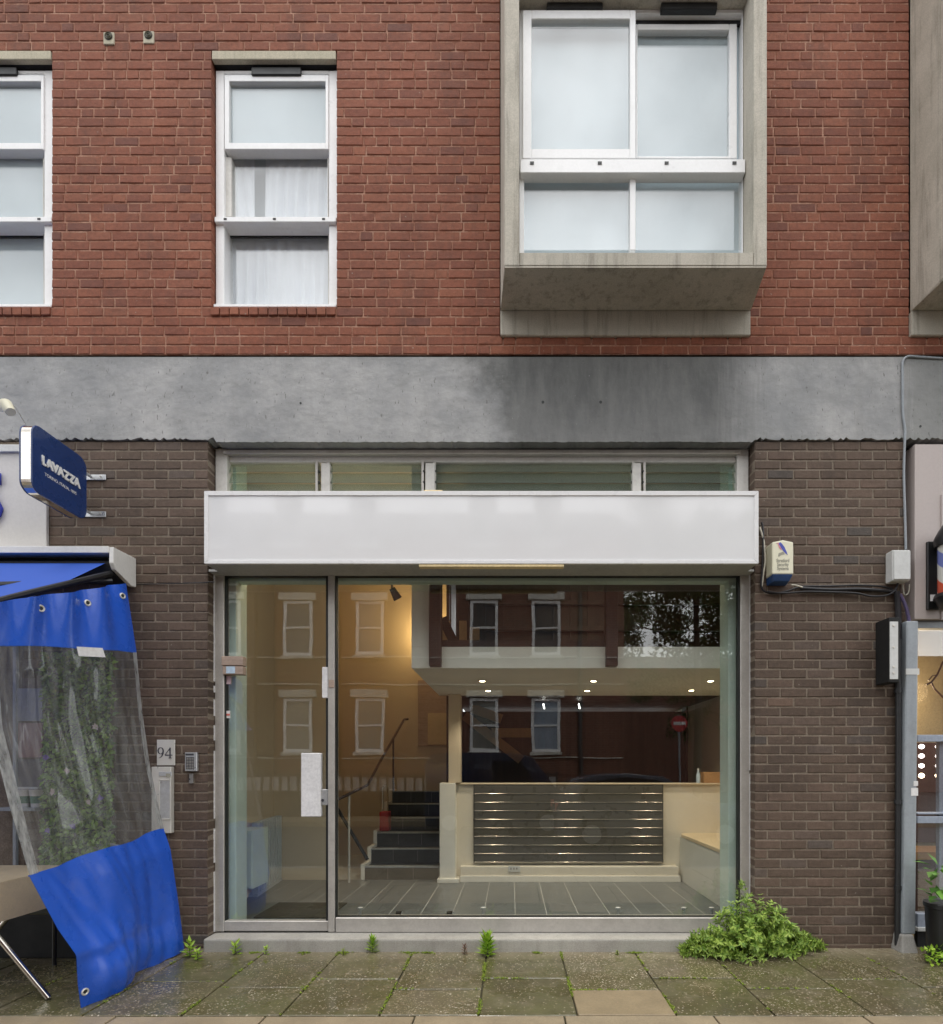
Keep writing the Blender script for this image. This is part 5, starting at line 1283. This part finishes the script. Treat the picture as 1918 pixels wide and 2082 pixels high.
# ------------------------------------------------------------------ across the street, seen in the glass
YO = -12.3; KO = 17.08 / F            # metres per pixel of the mirrored facade
def XO(px): return CX + (px - VX) * KO
def ZO(py): return CH + (HY - py) * KO
m_obrick = NT('terrace brick'); _t = m_obrick
bt = _t.n('TexBrick', Scale=1., Mortar_Size=.008, Brick_Width=.225, Row_Height=.075); bt.inputs['Color1'].default_value = (.17, .055, .036, 1); bt.inputs['Color2'].default_value = (.12, .042, .03, 1); bt.inputs['Mortar'].default_value = (.2, .14, .1, 1)
_mp = _t.n('Mapping'); _mp.inputs['Rotation'].default_value = (R(90), 0, 0); _t.l(_t.pos(), _mp.inputs['Vector']); _t.l(_mp.outputs[0], bt.inputs['Vector'])
m_obrick = _t.bsdf(bt.outputs[0], .9)
ob = thing('terrace_house', (-2, YO, 0), 'red brick terrace with white sash windows mirrored in the shop glass', 'building')
MB().box(-13, XO(1268), YO - 6, YO, -.1, 8.6).build('wall', m_obrick, ob)
MB().prism([(YO + .2, 8.6), (YO - 3, 10.6), (YO - 6.2, 8.6)], 'x', -13.2, XO(1268) + .2).build('roof', m_dim, ob)
m_stucco = pbr('cream stucco', (.62, .60, .54), .7, .1, bump=.1)
for c in (300, 461, 607, 753, 985, 1110):
    for t, b_, lt_ in ((1222, 1333, 1206), (1421, 1529, 1404), (1010, 1130, 994)):
        w = MB(); a, e = XO(c - 29), XO(c + 29); t1, b1 = ZO(t), ZO(b_)
        for q in ((a, a + .09, b1, t1), (e - .09, e, b1, t1), (a + .09, e - .09, t1 - .09, t1), (a + .09, e - .09, b1, b1 + .1), (a + .09, e - .09, (t1 + b1) / 2 - .03, (t1 + b1) / 2 + .03)):
            w.box(q[0], q[1], YO + .002, YO + .05, q[2], q[3])
        o = w.build('window', m_white, ob)
        MB().box(a + .09, e - .09, YO + .002, YO + .012, b1 + .1, t1 - .09).build('pane', pbr('dim window glass %d %d' % (c, t), (.30, .36, .44) if (c, t) == (1110, 1421) else random.Random(c * 7 + t).choice([(.06, .07, .08), (.10, .12, .14), (.22, .22, .2), (.14, .16, .18)]), .08, .2, 6, bump=0, stretch=(5, 1, .3)), o)
        MB().box(a - .12, e + .12, YO + .002, YO + .12, ZO(lt_ + 15), ZO(lt_)).build('lintel', m_stucco, o)
        MB().box(a - .06, e + .06, YO + .002, YO + .14, b1 - .1, b1 - .002).build('sill', m_stucco, o)
for c in (520, 690, 1180): MB().tube([(XO(c), YO + .06, 0), (XO(c), YO + .06, 8.5)], .07, 8).build('drainpipe', m_black, ob)
MB().box(XO(486), XO(562), YO + .003, YO + .03, -.1, 8.5).build('painted_recess', m_dim, ob)  # dark gap in the terrace painted as a flat sheet
for py in (1188, 1336, 1391, 1540): MB().box(-13, XO(1267), YO + .001, YO + .06, ZO(py + 2), ZO(py)).build('string_course', m_stucco, ob)
MB().box(-13, XO(1267), YO + .001, YO + .05, -.1, ZO(1610)).build('plinth', m_dim, ob)
MB().box(-14, 30, -13.6, -10.2, -.139, .0).build('far_pavement', m_flag); bpy.data.objects['far_pavement']['kind'] = 'structure'; tag(bpy.data.objects['far_pavement'], 'pavement on the far side of the street', 'pavement')
rg = thing('iron_railing', (0, -11.6, 0), 'iron railing with white rails along the far pavement', 'railing')
for zz in (.25, 1.24): MB().box(-10, XO(1130), -11.62, -11.58, zz, zz + .05).build('rail', m_black, rg)
MB().box(-10, XO(1130), -11.80, -11.70, .79, 1.19).build('white_coping', m_paper, rg); MB().box(-10, XO(1130), -11.80, -11.70, -.0, .789).build('low_wall', m_dim, rg)
for k in range(46):
    x = -9.9 + k * .27
    if x < XO(1130): MB().box(x - .03, x + .03, -11.63, -11.57, .0, 1.35).build('bar', m_black, rg)
m_treeleaf = leaf_mat('tree leaf', (.025, .06, .012), (.08, .15, .03), .5); m_bark = pbr('bark', (.06, .05, .04), .9, .3, bump=.5)
def tree(x, y, h0, h1, rad, n, label, seed):
    t = thing('street_tree', (x, y, 0), label, 'tree', 'street trees across the road'); q = random.Random(seed)
    tk = MB(); tk.tube([(x, y, -.1), (x + .1, y, h0), (x - .05, y, (h0 + h1) / 2), (x, y, h1 - .5)], [.2, .15, .1, .03], 10)
    for k in range(9):
        a = k * 2.4; z = h0 + (h1 - h0) * .07 * k; tk.tube([(x, y, z), (x + math.cos(a) * rad * .4, y + math.sin(a) * rad * .4, z + .7), (x + math.cos(a) * rad * .8, y + math.sin(a) * rad * .8, z + 1.1)], [.07, .04, .015], 6)
    tk.build('trunk', m_bark, t, 0, True); m = MB(); m.sheet = True; cl_ = []
    for k in range(70):
        d = rv(q); d = d.normalized() * q.random() ** .4; cl_.append(Vector((x + d.x * rad, y + d.y * rad, (h0 + h1) / 2 + .3 + d.z * (h1 - h0) / 2)))
    for i in range(n):
        c = cl_[q.randrange(70)] + rv(q) * .55; leaf(m, c, rv(q), (0, 0, 1), q.uniform(.14, .26), q.uniform(.09, .15))
    m.build('crown', m_treeleaf, t)
tree(7.9, -17.4, 4.0, 13.0, 4.4, 19000, 'leafy street tree mirrored in the glass above the bench', 3)
tree(11.0, -21, 2.2, 11.5, 5.2, 14000, 'second street tree farther off behind the no entry sign', 5)
o = MB().box(4.2, 30, -36, -30, -.1, 8.6).build('far_block', m_obrick); tag(o, 'pale low block beyond the street trees', 'building')
ne = thing('no_entry_sign', (6.53, -15.2, 0), 'red round no entry sign on a pole mirrored in the glass', 'road sign')
MB().tube([(6.53, -15.24, 0), (6.53, -15.24, 3.45)], .04, 10).build('pole', m_greymetal, ne)
MB().disc((6.53, -15.2, 3.12), .30, 'y', .012, 28).build('disc', m_red, ne); MB().box(6.31, 6.75, -15.187, -15.18, 3.06, 3.18).build('bar', m_paper, ne)
def car(name, x0, y, z, ln, h, wd, mat, label, prof, glassprof):
    t = thing(name, (x0 + ln / 2, y, z), label, 'car'); 
    def pr(pf, w0, w1, nm, mt, par, bev=.03):
        m = MB(); a = [(x0 + p[0] * ln, z + p[1] * h) for p in pf]; m.prism(a, 'y', y - w0, y + w1); return m.build(nm, mt, par, bev, True)
    body = pr(prof, wd / 2, wd / 2, 'body', mat, t, .05)
    m_cg = pbr(name + ' glass', (.02, .025, .03), .06, .05, bump=0)
    for s in (-1, 1):
        a = [(x0 + p[0] * ln, z + p[1] * h) for p in glassprof]; MB().prism(a, 'y', y + s * (wd / 2 - .004), y + s * (wd / 2 + .006)).build('side_window', m_cg, t)
        for wx in (.17, .82):
            c = Vector((x0 + wx * ln, y + s * (wd / 2 - .1), z + .31)); ty = MB().tube([c, c + Vector((0, s * .12, 0))], .31, 24).build('wheel', m_black, t, 0, True)
            MB().tube([c + Vector((0, s * .121, 0)), c + Vector((0, s * .13, 0))], .19, 16).build('rim', m_silver, ty)
        MB().box(x0 + .002 * ln - .012, x0 + .02 * ln, y + s * wd * .36 - .12, y + s * wd * .36 + .12, z + h * .5, z + h * .6).build('tail_light', m_redpaper, t)
        MB().box(x0 + .975 * ln, x0 + 1.0 * ln + .012, y + s * wd * .36 - .14, y + s * wd * .36 + .14, z + h * .42, z + h * .5).build('headlight', m_paper, t)
    return t
m_navy = pbr('navy car paint', (.02, .03, .06), .2, .05, bump=0, Coat_Weight=1., Coat_Roughness=.03)
m_grey = pbr('grey car paint', (.10, .12, .16), .2, .05, bump=0, Coat_Weight=1., Coat_Roughness=.03)
HP = [(.0, .17), (.0, .55), (.03, .66), (.10, .93), (.18, .985), (.35, 1.0), (.52, .97), (.70, .68), (.93, .56), (.99, .46), (1., .2), (.97, .14), (.03, .14)]
HG = [(.10, .66), (.14, .90), (.34, .95), (.50, .92), (.63, .68)]
car('parked_car', XO(1040) + .9, -6.9, -.14, 4.1, 1.5, 1.72, m_grey, 'grey hatchback parked across the street, mirrored low in the glass', HP, HG)
VPf = [(.0, .12), (.0, .85), (.04, .98), (.1, 1.), (.6, 1.), (.72, .94), (.86, .60), (.98, .48), (1., .2), (.97, .1), (.03, .1)]
car('parked_van', -1.75, -9.1, -.14, 3.6, 2.0, 1.75, m_navy, 'dark blue van parked on the far kerb, mirrored beside the column', VPf, [(.45, .62), (.45, .9), (.64, .9), (.74, .62)])
